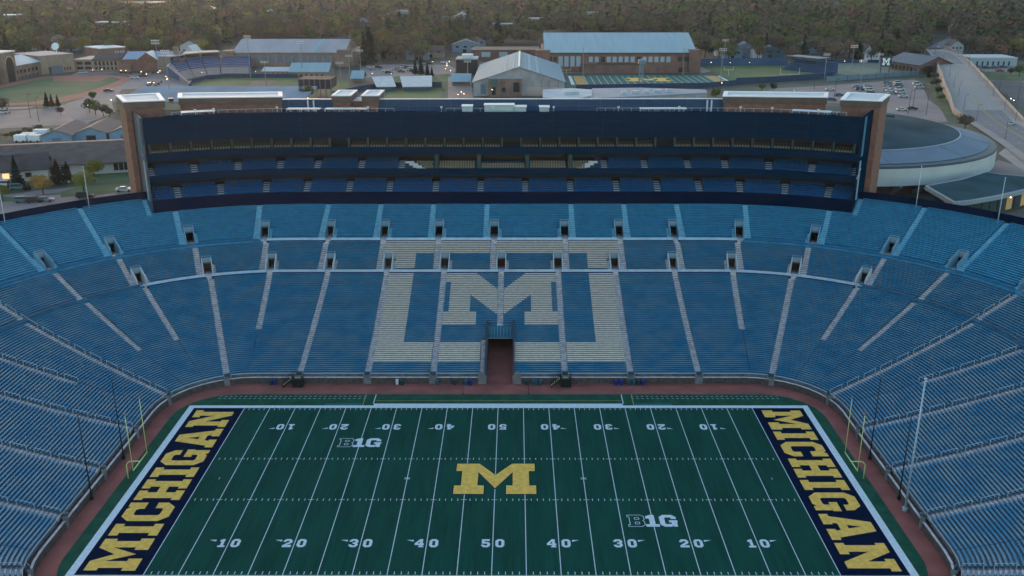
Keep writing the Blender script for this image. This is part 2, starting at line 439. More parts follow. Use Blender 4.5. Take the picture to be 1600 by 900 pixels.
# --- cross walkways (dark front wall, pale walk) where the two rings of portals open
def walkway(Dw, z_low, z_walk, Wd, ths, portals, wall_m, step):
    edge = s_of(('C', ths, 1), Dw)
    full = S_end(Dw); cuts = [(s_of(p, Dw)-AW, s_of(p, Dw)+AW) for p in portals if abs(s_of(p, Dw)) < full]
    F_ = MB(); Fo = MB()
    for a, b in minus((-edge, edge), cuts): strip(F_, a, b, Dw, z_low, Dw, z_walk); ringbox(F_, a, b, Dw-.12, Dw, z_low, z_walk+.02, True)
    F_.build('walkway_wall', wall_m, stadium)
    for a, b in cuts:
        if abs((a+b)/2) > edge+1: continue
        B = MB(); ringbox(B, a, b, Dw-.3, Wd+.02, z_low-.6, z_low+.3); ringbox(B, conv(a, Dw, Dw+.2), conv(b, Dw, Dw+.2), Dw+.2, Wd+.03, z_low+.3, z_walk+.05); B.build('walkway_steps', conc_lt, stadium)
    for a, b in minus((-edge, edge), cuts):
        B = MB(); ringbox(B, a+.05, b-.05, Dw-.10, Dw+.02, z_walk+.02, z_walk+.55); B.build('walkway_parapet', walk_lt, stadium)
    for a, b in ((-full, -edge), (edge, full)): Fo = MB(); strip(Fo, a, b, Dw, z_low, Dw, z_walk); Fo.build('terrace_step', bench_m if Dw < 40 else conc_up, stadium)
    Wk = MB(); strip(Wk, -edge, edge, Dw, z_walk, Wd, z_walk); Wk.build('walkway', walk_lt, stadium)
    for a, b in ((-full, -edge), (edge, full)): Wk = MB(); strip(Wk, a, b, Dw, z_walk, Wd, z_walk); Wk.build('terrace', mat('terrace_bluegrey', (.05,.13,.20), .8, .25, .6) if Dw < 40 else conc_up, stadium)
walkway(D1, LOW[-1][1], Z1, W1, 37.4, lowp, navy, 0)
walkway(D2, MID[-1][1], Z2, W2, 8.5, [p for p in upp if p[0] == 'N' or (p[0] == 'C' and p[1] < 9)], navy, 0)
# bench rows fill the two ledges beyond the walkways
for Dw, z_, th, bm_, wd in ((D1, Z1, 37.6, bench_m, W1), (D2, Z2, 8.8, bench_up, W2)):
    ds = Dw+.35
    marks = sorted([s_of(p, ds) for p in (upp if Dw > 40 else extra_mid)])
    full = S_end(ds)
    for a0, b0 in ((-full, -s_of(('C', th, 1), ds)), (s_of(('C', th, 1), ds), full)):
        for a, b in minus((a0, b0), [(m-1.0, m+1.0) for m in marks]):
            B = MB(); ringbox(B, a, b, ds, ds+.28, z_+.22, z_+.42); B.build('ledge_bench', bm_, stadium)
# --- field wall: dark brick, stone cap, ledge and pale rail
WB = MB(); CP = MB(); LD = MB(); RL = MB(); full = S_end(0)
cut = [(-2.35, 2.55)]
for a, b in minus((-full, full), cut):
    ringbox(WB, a, b, 0, .28, 0, 1.25); ringbox(CP, a, b, -.03, .31, 1.25, 1.33); strip(LD, conv(a, 0, .28), conv(b, 0, .28), .28, 1.1, .95, 1.1)
    e = [conv(a, 0, .85), conv(b, 0, .85)]; ringbox(RL, e[0], e[1], .86, .94, 1.72, 1.86)
WB.build('field_wall', brick_dk, stadium); CP.build('wall_cap', conc_lt, stadium); LD.build('ledge', brick_band, stadium); RL.build('front_rail', steel_w, stadium)
for (k, v, sg, dmin) in low_breaks:
    if dmin: continue
    for s0_ in [s_of((k, v, sg), 0)]:
        x, y = pos(s0_, .25); x2, y2 = pos(conv(s0_, 0, 1.25), 1.25); an = math.atan2(x2-x, y2-y)
        P_ = MB(); P_.box((x, y, .72), (1.45, .6, 1.44), -an); P_.box((x-cos(an)*.62, y+sin(an)*.62, 1.66), (.3, .7, .45), -an); P_.box((x+cos(an)*.62, y-sin(an)*.62, 1.66), (.3, .7, .45), -an)
        o = P_.build('wall_pillar', mat('pillar_stone', (.20,.185,.185), .85, .15, 1), stadium)
        Q_ = MB(); Q_.box((x, y+.0, 2.05), (1.1, .12, .75), -an); Q_.build('gate', mat('gate_blue', (.02,.09,.13), .5), o)
for x in (-3.2, 3.4):
    P_ = MB(); P_.box((x, Y0+.35, .9), (1.6, .9, 1.8)); P_.box((x, Y0+.35, 2.0), (1.0, .8, .4)); P_.build('wall_pillar', mat('pillar_stone', (.27,.25,.25)), stadium)
# --- the players' tunnel
TU = MB()
for sd, xx in ((-1, -2.4), (1, 2.6)):
    pts = [(0, 2.2)]+[(d, z+.9) for d, z, t in LOW if d < 16.2]+[(16.3, 0)]
    TU.face([(xx, Y0+q, zz) for q, zz in [(0, 0)]+pts], flip=sd > 0)
    TU.face([(xx+sd*.35, Y0+q, zz) for q, zz in [(0, 0)]+pts], flip=sd < 0)
    for (q0, z0), (q1, z1) in zip(pts[:-1], pts[1:-1]): TU.face([(xx, Y0+q0, z0), (xx, Y0+q1, z1), (xx+sd*.35, Y0+q1, z1), (xx+sd*.35, Y0+q0, z0)], flip=sd < 0)
    TU.face([(xx, Y0, 0), (xx, Y0, 2.2), (xx+sd*.35, Y0, 2.2), (xx+sd*.35, Y0, 0)], flip=sd > 0)
    TU.face([(xx, Y0+16, 0), (xx, Y0+40, 0), (xx, Y0+40, 3.2), (xx, Y0+16, 3.2)], flip=sd > 0)
TU.face([(-2.4, Y0+15.9, 2.9), (2.6, Y0+15.9, 2.9), (2.6, Y0+40, 3.1), (-2.4, Y0+40, 3.1)])
TU.face([(-2.4, Y0+40, 0), (2.6, Y0+40, 0), (2.6, Y0+40, 3.2), (-2.4, Y0+40, 3.2)])
tun = TU.build('tunnel', mat('tunnel_wall', (.05,.05,.065), .9), stadium)
Cn = MB(); Cn.box((.1, Y0+15.75, 4.2), (5.2, .15, 2.55)); Cn.box((.1, Y0+15.9, 5.6), (5.3, .7, .1)); Cn.build('canopy', mat('canopy_blue', (.02,.19,.33), .5, .15, 2), tun)
Cn = MB(); Cn.beam((-2.5, Y0+15.65, 2.95), (2.7, Y0+15.65, 2.95), .12)
for i in range(9): Cn.beam((-2.5+i*.65, Y0+15.64, 3), (-2.5+i*.65, Y0+15.64, 5.45), .06)
Cn.build('canopy_frame', steel_w, tun)
# --- rim wall and outer skin
for a, b in ((-S_end(D3), -s_of(('C', BLD_TH, 1), D3)), (s_of(('C', BLD_TH, 1), D3), S_end(D3))):
    RW = MB(); OS = MB(); ringbox(RW, a, b, D3, D3+.35, Z3-.1, Z3+1.9)
    ringbox(OS, conv(a, D3, D3+.4), conv(b, D3, D3+.4), D3+.4, D3+.7, GZ-2, Z3+1.3)
    RW.build('rim_wall', navy_dk, stadium); OS.build('outer_wall', brick, stadium)
# --- handrails down the long side aisles
for (k, v, sg, dmin) in low_breaks:
    if k in 'SK' or (k == 'C' and v > 65):
        H_ = MB(); rows = [r for r in LOW if r[0] >= dmin]+MID
        for j in range(0, len(rows)-5, 6):
            seg = rows[j:j+5]; off = -AW*sg
            P2 = [(*pos(s_of((k, v, sg), q[0])+off, q[0]), q[1]+.95) for q in seg]
            H_.tube(P2, .045, 4)
            for e in (0, -1): H_.beam((P2[e][0], P2[e][1], P2[e][2]-.95), P2[e], .06)
        H_.build('handrail', steel_w, stadium)

# ------------------------------------------------------------------ ground, track, turf
outline = []
for s in samples(-S_end(D3+.5), S_end(D3+.5), D3+.5): outline.append(pos(s, D3+.5))
gr = sheet([(-2400,-500),(2400,-500),(2400,2400),(-2400,2400)], GZ, [outline])
ground = gr.build('ground', mat('ground_soil', (.055,.06,.045), .95, .3, .02, detail=10), kind='structure')
inner = [pos(s, .1) for s in samples(-S_end(.1), S_end(.1), .1)]
tr = sheet(inner, 0); tr.face([(-2.4, Y0, .0), (2.6, Y0, .0), (2.6, Y0+40, .0), (-2.4, Y0+40, .0)])
tr.build('running_track', track_m, kind='structure')
def rounded(x, y, r, n=8):
    out = []
    for cx, cy, a0 in ((x-r, y-r, 0), (-x+r, y-r, 90), (-x+r, -y+r, 180), (x-r, -y+r, 270)):
        out += [(cx+r*cos(radians(a0+90*i/n)), cy+r*sin(radians(a0+90*i/n))) for i in range(n+1)]
    return out
field = sheet(rounded(57.9, 30.1, 9.5), .02).build('football_field', turf_out, kind='structure')
field['label'] = 'green artificial turf football field with white yard lines and navy end zones'
YD = .9144
def fieldpart(B, name, m): return B.build(name, m, field)
B = MB(); add_sheet(B, rect(-45.72, -24.38, 45.72, 24.38), .030); fieldpart(B, 'playing_surface', turf)
B = MB()
for sg in (-1, 1): add_sheet(B, rect(min(sg*45.72, sg*54.86), -24.38, max(sg*45.72, sg*54.86), 24.38), .030)
fieldpart(B, 'end_zone', paint_navy)
B = MB(); zl = .036
add_sheet(B, rect(-55.95, 24.38, -22.6, 25.4), zl); add_sheet(B, rect(22.6, 24.38, 55.95, 25.4), zl); add_sheet(B, rect(-22.6, 24.38, 22.6, 26.15), zl)
add_sheet(B, rect(-55.95, -25.4, -22.6, -24.38), zl); add_sheet(B, rect(22.6, -25.4, 55.95, -24.38), zl); add_sheet(B, rect(-22.6, -26.15, 22.6, -24.38), zl)
for sg in (-1, 1): add_sheet(B, rect(min(sg*54.86, sg*55.95), -24.38, max(sg*54.86, sg*55.95), 24.38), zl)
fieldpart(B, 'boundary_band', paint_white)
B = MB(); lw = .055
for i in range(-10, 11):
    x = i*5*YD; add_sheet(B, rect(x-lw, -24.38, x+lw, 24.38), zl)
for i in range(-50, 51):
    if i % 5 == 0:
        if abs(i) < 50:
            for sy in (-1, 1):
                x = i*YD
                for a in (-1, 1): add_sheet(B, rect(min(x+a*lw, x+a*.45), sy*6.1-.05, max(x+a*lw, x+a*.45), sy*6.1+.05), zl)
        continue
    x = i*YD
    for sy in (-1, 1):
        add_sheet(B, rect(x-.05, sy*6.1-.3, x+.05, sy*6.1+.3), zl)
        y1 = 24.2; add_sheet(B, rect(x-.05, min(sy*y1, sy*(y1-.6)), x+.05, max(sy*y1, sy*(y1-.6))), zl)
for sg in (-1, 1):
    add_sheet(B, rect(sg*43.0-.04, -.3, sg*43.0+.04, .3), zl)
    x = sg*13.72
    for a in (0, 60, 120):
        pass
fieldpart(B, 'yard_lines', paint_white)
B = MB()
for sg in (-1, 1):
    for k in range(3):
        a = radians(30+60*k); x = sg*13.72; c_, s_ = cos(a), sin(a); zz = .040+.002*k
        add_sheet(B, [(x-c_*.5+s_*.06, -s_*.5-c_*.06), (x+c_*.5+s_*.06, s_*.5-c_*.06), (x+c_*.5-s_*.06, s_*.5+c_*.06), (x-c_*.5-s_*.06, -s_*.5+c_*.06)], zz)
fieldpart(B, 'kickoff_mark', paint_white)
# margins: dashed coach lines, diagonal lines, thin yellow line, teal strip
B = MB(); x = 24.6
for sg in (-1, 1):
    q = 24.5
    while q < 52:
        for yy in (28.25, 29.2): add_sheet(B, rect(min(sg*q, sg*(q+.38)), yy-.05, max(sg*q, sg*(q+.38)), yy+.05), .028)
        q += .92
    add_sheet(B, rect(sg*22.75-.08, 26.2, sg*22.75+.08, 29.95), .028)
fieldpart(B, 'sideline_marks', paint_white)
B = MB()
for sg in (-1, 1): add_sheet(B, rect(sg*24.6-.06, 25.5, sg*24.6+.06, 29.95), .028)
add_sheet(B, rect(-22.5, 27.32, 22.5, 27.42), .028)
fieldpart(B, 'sideline_marks', mat('paint_gold', (.45,.36,.12), .85))
B = MB()
for sg in (-1, 1): add_sheet(B, rect(min(sg*24.8, sg*31.6), 25.5, max(sg*24.8, sg*31.6), 26.2), .026)
fieldpart(B, 'sideline_marks', paint_teal)
# --- lettering
GL = {
'M': (12.6, [[(0,0),(4.6,0),(4.6,2.7),(3.6,2.7),(3.6,7.1),(6.3,1.8),(9,7.1),(9,2.7),(8,2.7),(8,0),(12.6,0),(12.6,2.7),(11.55,2.7),(11.55,7.45),(12.5,7.45),(12.5,10),(8.9,10),(6.3,6.1),(3.7,10),(.1,10),(.1,7.45),(1.05,7.45),(1.05,2.7),(0,2.7)]]),
'I': (5.0, [[(0,0),(5,0),(5,1.9),(3.9,1.9),(3.9,8.1),(5,8.1),(5,10),(0,10),(0,8.1),(1.1,8.1),(1.1,1.9),(0,1.9)]]),
'C': (8.4, [[(2,0),(6.4,0),(8.4,1.8),(8.4,4.0),(5.8,4.0),(5.8,2.6),(5.3,2.2),(3.1,2.2),(2.6,2.6),(2.6,7.4),(3.1,7.8),(5.0,7.8),(5.5,7.2),(5.5,6.2),(8.4,6.2),(8.4,10),(6.6,10),(6.2,9.4),(5.4,10),(2,10),(0,8.2),(0,1.8)]]),
'H': (10.2, [[(0,0),(4.6,0),(4.6,1.9),(3.7,1.9),(3.7,4.1),(6.5,4.1),(6.5,1.9),(5.6,1.9),(5.6,0),(10.2,0),(10.2,1.9),(9.3,1.9),(9.3,8.1),(10.2,8.1),(10.2,10),(5.6,10),(5.6,8.1),(6.5,8.1),(6.5,6),(3.7,6),(3.7,8.1),(4.6,8.1),(4.6,10),(0,10),(0,8.1),(.9,8.1),(.9,1.9),(0,1.9)]]),
'G': (8.8, [[(2,0),(5.4,0),(6.2,.7),(6.6,0),(8.4,0),(8.4,3.6),(8.8,3.6),(8.8,5.4),(4.6,5.4),(4.6,3.6),(5.8,3.6),(5.8,2.6),(5.3,2.2),(3.1,2.2),(2.6,2.6),(2.6,7.4),(3.1,7.8),(5.3,7.8),(5.8,7.4),(5.8,6.5),(8.4,6.5),(8.4,8.2),(6.4,10),(2,10),(0,8.2),(0,1.8)]]),
'A': (11.2, [[(0,0),(4.6,0),(4.6,1.9),(3.9,1.9),(4.25,2.9),(7.0,2.9),(7.3,1.9),(6.6,1.9),(6.6,0),(11.2,0),(11.2,1.9),(10.2,1.9),(7.6,10),(3.6,10),(1,1.9),(0,1.9)], [(4.85,4.7),(6.35,4.7),(5.6,7.4)]]),
'N': (11.0, [[(0,0),(4.5,0),(4.5,1.9),(3.5,1.9),(3.5,5.9),(7.4,0),(9.9,0),(9.9,8.1),(11,8.1),(11,10),(6.3,10),(6.3,8.1),(7.3,8.1),(7.3,4.6),(3.7,10),(0,10),(0,8.1),(.9,8.1),(.9,1.9),(0,1.9)]]),
'0': (8, [[(2,0),(6,0),(8,2),(8,8),(6,10),(2,10),(0,8),(0,2)], [(3,2.3),(2.7,2.7),(2.7,7.3),(3,7.7),(5,7.7),(5.3,7.3),(5.3,2.7),(5,2.3)]]),
'1': (6.4, [[(0,0),(6.4,0),(6.4,2.1),(4.6,2.1),(4.6,10),(2.6,10),(.4,8.8),(.4,6.8),(1.9,6.8),(1.9,2.1),(0,2.1)]]),
'2': (8, [[(0,0),(8,0),(8,2.8),(5.6,2.8),(5.2,2.2),(3.6,2.2),(8,5.6),(8,8),(6,10),(2,10),(0,8),(0,6.5),(2.7,6.5),(2.7,7.4),(3,7.8),(5,7.8),(5.3,7.4),(5.3,6.4),(0,2.4)]]),
'3': (8, [[(2,0),(6,0),(8,2),(8,4),(7,5),(8,6),(8,8),(6,10),(2,10),(0,8),(0,6.8),(2.7,6.8),(2.7,7.4),(3,7.8),(5,7.8),(5.3,7.4),(5.3,6.4),(5,6),(3.2,6),(3.2,4),(5,4),(5.3,3.6),(5.3,2.6),(5,2.2),(3,2.2),(2.7,2.6),(2.7,3.2),(0,3.2),(0,2)]]),
'4': (8.4, [[(3.6,0),(8.2,0),(8.2,1.7),(7.2,1.7),(7.2,2.7),(8.4,2.7),(8.4,4.6),(7.2,4.6),(7.2,10),(4.4,10),(0,4.8),(0,2.7),(4.6,2.7),(4.6,1.7),(3.6,1.7)], [(2.5,4.6),(4.6,4.6),(4.6,7.1)]]),
'5': (8, [[(2,0),(6,0),(8,2),(8,4.8),(6.2,6.5),(2.9,6.5),(2.9,7.8),(7.6,7.8),(7.6,10),(.5,10),(.5,4.5),(4.9,4.5),(5.3,4.1),(5.3,2.6),(5,2.2),(3,2.2),(2.7,2.6),(2.7,3.2),(0,3.2),(0,2)]]),
'B': (9, [[(0,0),(7.4,0),(9,1.5),(9,4.2),(8.2,5),(9,5.8),(9,8.5),(7.4,10),(0,10),(0,8.1),(.9,8.1),(.9,1.9),(0,1.9)], [(3.7,2.1),(3.7,4.1),(5.8,4.1),(6.3,3.7),(6.3,2.5),(5.8,2.1)], [(3.7,5.9),(3.7,7.9),(5.8,7.9),(6.3,7.5),(6.3,6.3),(5.8,5.9)]]),
}
def glyph(B, ch, fn, z, sx, sy):
    w_, loops = GL[ch]; L_ = [[fn(x*sx, y*sy) for x, y in l] for l in loops]
    add_sheet(B, L_[0], z, L_[1:])
# end zones: letters run along y, tops point outward
txt = 'MICHIGAN'; ext = 46.9; gap = .72; tot = sum(GL[c][0] for c in txt); sx = (ext-7*gap)/tot
for sg in (-1, 1):
    q = 0
    for c in txt:
        B = MB()
        fn = (lambda x, y, q=q: (-47.15-y, -ext/2+q+x)) if sg < 0 else (lambda x, y, q=q: (47.15+y, ext/2-q-x))
        glyph(B, c, fn, .040, sx, .69); fieldpart(B, 'end_zone_letter', paint_maize); q += GL[c][0]*sx+gap
# centre logo with thin dark edge
B = MB(); fn = lambda x, y: (x-6.3, y-4.5)
Mp = GL['M'][1][0]
def inset(poly, e):
    n = len(poly); ar = sum(poly[i][0]*poly[(i+1)%n][1]-poly[(i+1)%n][0]*poly[i][1] for i in range(n)); sg = 1 if ar > 0 else -1; out = []
    for i in range(n):
        p0, p1, p2 = [Vector(poly[(i+j) % n]) for j in (-1, 0, 1)]
        a = (p1-p0).normalized(); b = (p2-p1).normalized(); na = Vector((-a.y, a.x))*sg; nb_ = Vector((-b.y, b.x))*sg
        m = (na+nb_); m = m/max(.25, m.dot(na)); out.append(tuple(p1+m*e))
    return out
lg = [fn(x, y*.905) for x, y in Mp]
add_sheet(B, inset(lg, -.14), .040); fieldpart(B, 'centre_logo_edge', paint_navy)
B = MB(); add_sheet(B, lg, .044); fieldpart(B, 'centre_logo', paint_maize)
# yard numbers
def number(n, x, far):
    B = MB(); t = '%02d' % n; hh = .2 if not far else .2
    wd = .155
    for side, ch in ((-1, t[0]), (1, t[1])):
        gw = GL[ch][0]*wd; x0 = -.36-gw if side < 0 else .36
        if not far: fn = lambda a, b, x0=x0: (x+x0+a, -18.15+b)
        else: fn = lambda a, b, x0=x0: (x-x0-a, 18.12-b)
        glyph(B, ch, fn, .040, wd, .19 if not far else .2)
    # direction arrow
    if n != 50:
        sg = -1 if x < 0 else 1; yy = -16.62 if not far else 16.6
        add_sheet(B, [(x+sg*1.85, yy-.22), (x+sg*1.85, yy+.2), (x+sg*2.85, yy+(.18 if not far else -.18))][::1], .040)
    fieldpart(B, 'yard_number', paint_white)
for n in (10, 20, 30, 40, 50):
    for sg in (-1, 1):
        if n == 50 and sg > 0: continue
        for far in (0, 1): number(n, sg*(50-n)*YD, far)
def b1g(cx, cy):
    B = MB(); sx_, sy_ = .275, .3
    out = [(x*sx_, y*sy_) for x, y in GL['B'][1][0]]
    loops = [[(x*sx_, y*sy_) for x, y in l] for l in GL['B'][1]]
    for i, l in enumerate(loops):
        inn = inset(l, .1)
        for a in range(len(l)):
            b = (a+1) % len(l); q = [l[a], l[b], inn[b], inn[a]]
            B.face([(cx-3.6+p[0], cy-1.5+p[1], .040) for p in q])
    for f in range(len(B.f)):
        v = [B.v[i] for i in B.f[f]]; ar = (v[1][0]-v[0][0])*(v[2][1]-v[0][1])-(v[2][0]-v[0][0])*(v[1][1]-v[0][1])
        if ar < 0: B.f[f] = B.f[f][::-1]
    glyph(B, '1', lambda a, b: (cx-1.05+a, cy-1.5+b), .040, .30, .3)
    glyph(B, 'G', lambda a, b: (cx+1.0+a, cy-1.5+b), .040, .29, .3)
    fieldpart(B, 'conference_logo', paint_white)
b1g(-22.85, 11.5); b1g(22.85, -11.65)
# ================================================================== grandstand building
gs = thing('grandstand_building', 'long navy grandstand building with three open seating levels between two brick corner towers', 'grandstand', (0, 95, GZ))
U1 = s_of(('C', BLD_TH, 1), 55)
def SB(u, d): return conv(u, 55, d)
def ub(B, u0, u1, d0, d1, z0, z1, **k): ringbox(B, SB(u0, d0), SB(u1, d0), d0, d1, z0, z1, **k)
def us(B, u0, u1, d0, z0, d1, z1): strip(B, SB(u0, d0), SB(u1, d0), d0, z0, d1, z1)
def usolve(px, d, z):
    lo, hi = -U1, U1
    for _ in range(40):
        m = (lo+hi)/2; x, y = pos(SB(m, d), d); q = Vector((x, y, z))-CAMP
        if 800+FPX*q.dot(_R)/q.dot(_F) < px: lo = m
        else: hi = m
    return lo
def part(B, name, m, parent=None, **k): return B.build(name, m, parent or gs, **k)
B = MB(); ub(B, -U1+.05, U1-.05, 63, 68, 14, 41.6); part(B, 'rear_block', mat('rear_wall_dark', (.03,.028,.03), .9))
B = MB(); ub(B, -U1-1.5, U1+1.5, 62.1, 62.7, 8, 24.2); part(B, 'sun_leak_blocker', mat('rear_wall_dark', (.03,.028,.03)))  # unseen wall added to stop low sun leaking under the stands
B = MB(); ub(B, -U1, U1, 54.95, 55.35, 21.2, 24.25, bottom=True); part(B, 'fascia', navy_dk)
B = MB(); ub(B, -U1, U1, 54.95, 55.35, 28.35, 29.95, bottom=True); part(B, 'fascia', navy_panel)
B = MB(); ub(B, -U1, U1, 54.95, 55.35, 33.3, 35.05, bottom=True); part(B, 'fascia', navy_panel)
B = MB(); ub(B, -U1, U1, 54.95, 55.45, 37.3, 43.2, bottom=True); part(B, 'top_fascia', navy_panel)
for i in range(1, 14):
    u = -U1+i*2*U1/14; B = MB(); ub(B, u, u+.12, 54.90, 54.95, 37.35, 43.1); part(B, 'panel_joint', mat('panel_joint', (.004,.035,.07), .8, spec=.05))
for z in (39.2, 41.2):
    B = MB(); ub(B, -U1, U1, 54.91, 54.95, z, z+.07); part(B, 'panel_joint', mat('panel_joint', (.004,.035,.07)))
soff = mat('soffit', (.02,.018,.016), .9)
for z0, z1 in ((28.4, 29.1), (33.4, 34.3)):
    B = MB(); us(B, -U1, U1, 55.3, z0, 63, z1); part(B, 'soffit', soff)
B = MB(); us(B, -U1, U1, 55.4, 41.6, 68, 41.6); part(B, 'roof_deck', mat('roof_deck', (.12,.14,.17), .9, .2, .3))
a1 = [usolve(p, 57.5, 24.9) for p in (278, 345, 416, 480, 546, 609, 681, 751, 820.5, 891, 963, 1027, 1092, 1156, 1226.5, 1294)]
a2 = [usolve(p, 57, 30.2) for p in (236, 304, 372, 438, 496, 565, 628, 944, 1007, 1075, 1133, 1201, 1268, 1336)]
seat_blue = mat('seat_blue', (.001,.07,.21), .6, .1, 1, spec=.15); seat_blue2 = mat('seat_blue_dim', (.001,.055,.15), .6, spec=.1)
seat_yel = mat('club_seat_gold', (.19,.165,.11), .7)
seat_suite = mat('suite_seat_lit', (.17,.155,.12), .8, spec=.1); seat_suite2 = mat('suite_seat_shaded', (.045,.045,.042), .8, spec=.1)  # same seats twice: shade of the back rows is put into the second colour
stair_pale = mat('stair_pale', (.60,.62,.66), .8, .08, 2)
def seat(B, u, d, z):
    x, y = pos(SB(u, d), d); x2, y2 = pos(SB(u, d+1), d+1); an = -math.atan2(x2-x, y2-y)
    fx, fy = -sin(an), cos(an)
    B.box((x+fx*.22, y+fy*.22, z+.44), (.44, .42, .07), an); B.box((x+fx*.45, y+fy*.45, z+.68), (.44, .07, .46), an)
def open_tier(z0, n, t, r, aisles, sm, floor_m, skip=()):
    F_ = MB()
    for i in range(n):
        us(F_, -U1, U1, 55.4+t*i, z0+r*i, 55.4+t*(i+1), z0+r*i)
        if i: us(F_, -U1, U1, 55.4+t*i, z0+r*(i-1), 55.4+t*i, z0+r*i)
    us(F_, -U1, U1, 55.4+t*n, z0+r*(n-1), 63, z0+r*(n-1)); part(F_, 'terrace', floor_m)
    A_ = sorted(aisles)
    for a in A_:
        B = MB()
        for i in range(n): ub(B, a-.72, a+.72, 55.42+t*i, 55.4+t*(i+1)+.01, z0+r*(i-1), z0+r*i+.03)
        part(B, 'aisle_stairs', stair_pale)
    ed = [-U1+.2]+A_+[U1-.2]
    for a, b in zip(ed, ed[1:]):
        for p, q in minus((a+.85, b-.85), skip):
            if q-p < .6: continue
            B = MB(); k = int((q-p)/.56); off = ((q-p)-k*.56)/2+.28
            for i in range(n):
                for j in range(k): seat(B, p+off+j*.56, 55.5+t*i, z0+r*i)
            part(B, 'seat_block', sm)
floor_bl = mat('terrace_blue', (.02,.055,.11), .8, .15, .5)
open_tier(23.9, 6, .83, .36, a1, seat_blue, floor_bl)
open_tier(29.55, 5, .85, .34, a2, seat_blue2, floor_bl, skip=[(-22.4, 21.8)])
# club boxes in the middle of the second level
for a, b in ((-18.6,-16.0), (-14.9,-6.0), (-4.9,5.3), (6.6,15.5), (16.6,20.0)):
    B = MB(); k = int((b-a)/.56); n = 2 if a == -4.9 else 3
    for i in range(n):
        a_ = a+(3-i)*0 if a != -18.6 else a-.9*i; b_ = b if b != 20.0 else b+.9*i
        k = int((b_-a_)/.6)
        for j in range(k): seat(B, a_+.3+j*.6, 55.5+.85*i, 29.6+.4*i)
    part(B, 'club_seats', seat_yel)
for x in (-15.45, -5.45, 5.95, 16.05):
    B = MB(); ub(B, x-.45, x+.45, 55.3, 60, 29.5, 33.3); part(B, 'partition', mat('partition_green', (.008,.045,.05), .4))
for sg, xb, xt in ((-1, -18.9, -22.6), (1, 18.6, 22.2)):
    B = MB()
    for i in range(5):
        x = xb+(xt-xb)*i/4; z = 29.62+.42*i; ub(B, min(x, x+sg*-1.3)-.4, max(x, x+sg*-1.3)+.4, 55.45+.4*i, 55.9+.4*i, z-.5, z)
    part(B, 'club_stair', mat('stair_white', (.5,.52,.55), .7))
B = MB(); us(B, -22, 21.4, 59.9, 29.5, 59.9, 33.4); part(B, 'club_glazing', glass_dk)
# suites level
B = MB(); us(B, -U1, U1, 55.35, 34.5, 58.6, 34.5); part(B, 'suite_floor', floor_bl)
B = MB(); us(B, -U1, U1, 58.6, 34.4, 58.6, 37.6); part(B, 'suite_glazing', glass_dk)
B = MB(); us(B, -U1, U1, 55.2, 37.32, 58.6, 37.4); part(B, 'soffit', soff)
nS = 36; pit = 2*(U1-1.2)/nS
for i in range(nS+1):
    u = -U1+1.2+i*pit; B = MB(); ub(B, u-.22, u+.22, 55.2, 55.6, 34.6, 37.3); part(B, 'mullion', mat('mullion', (.025,.05,.06), .6))
for i in range(nS):
    if i in (9, 18, 26): continue
    u = -U1+1.2+i*pit; B = MB()
    for r_ in range(3):
        B.mi = 0 if r_ == 0 else 1
        zz = (34.50, 34.8, 35.15)[r_]
        for j in range(6): seat(B, u+.62+j*.62, 55.7+.75*r_, zz)
    part(B, 'suite_seats', [seat_suite, seat_suite2])
# parapet wall behind the deck
for a, b in minus((-53.2, 53.6), [(-41.2, -30.2)]):
    B = MB(); ub(B, a, b, 67, 67.5, 41.6, 44.45); o = part(B, 'deck_wall', mat('deck_wall_blue', (.008,.05,.12), .6, .12, .25))
    B = MB(); ub(B, a, b, 66.9, 67.6, 44.45, 44.6); part(B, 'coping', steel_w, o)
    B = MB(); u = a+2
    while u < b-1: ub(B, u, u+.12, 66.9, 67, 41.6, 44.4); u += 5.2
    ub(B, a+.5, b-.5, 66.88, 66.98, 42.9, 43.0); part(B, 'wall_ribs', mat('rib_blue', (.03,.10,.18), .6), o)
# end walls with a glazed strip
for sg in (-1, 1):
    B = MB(); a, b = pos(SB(sg*U1, 55), 55), pos(SB(sg*U1, 69), 69)
    B.prism([a, b, (b[0]-sg*.3, b[1]), (a[0]-sg*.3, a[1])], 21, 43.3); o = part(B, 'end_wall', mat('end_wall', (.05,.055,.08), .6, .25, .8) if sg < 0 else navy_panel)
    dx, dy = b[0]-a[0], b[1]-a[1]; l = hypot(dx, dy); dx /= l; dy /= l; nx, ny = sg*abs(dy), -sg*dx*(1 if sg > 0 else 1)
    def E(t, off): return (a[0]+dx*t+sg*off*abs(dy), a[1]+dy*t-abs(dx)*off)
    for t0, t1, z0, z1, m in ((2.2, 4.6, 34, 43, mat('strip_glass', (.02,.17,.28), .3)), (2.0, 3.6, 24, 33, mat('strip_pale', (.25,.38,.46), .5))):
        B = MB(); B.prism([E(t0, .02), E(t1, .02), E(t1, .1), E(t0, .1)], z0, z1); part(B, 'glazed_strip', m, o)
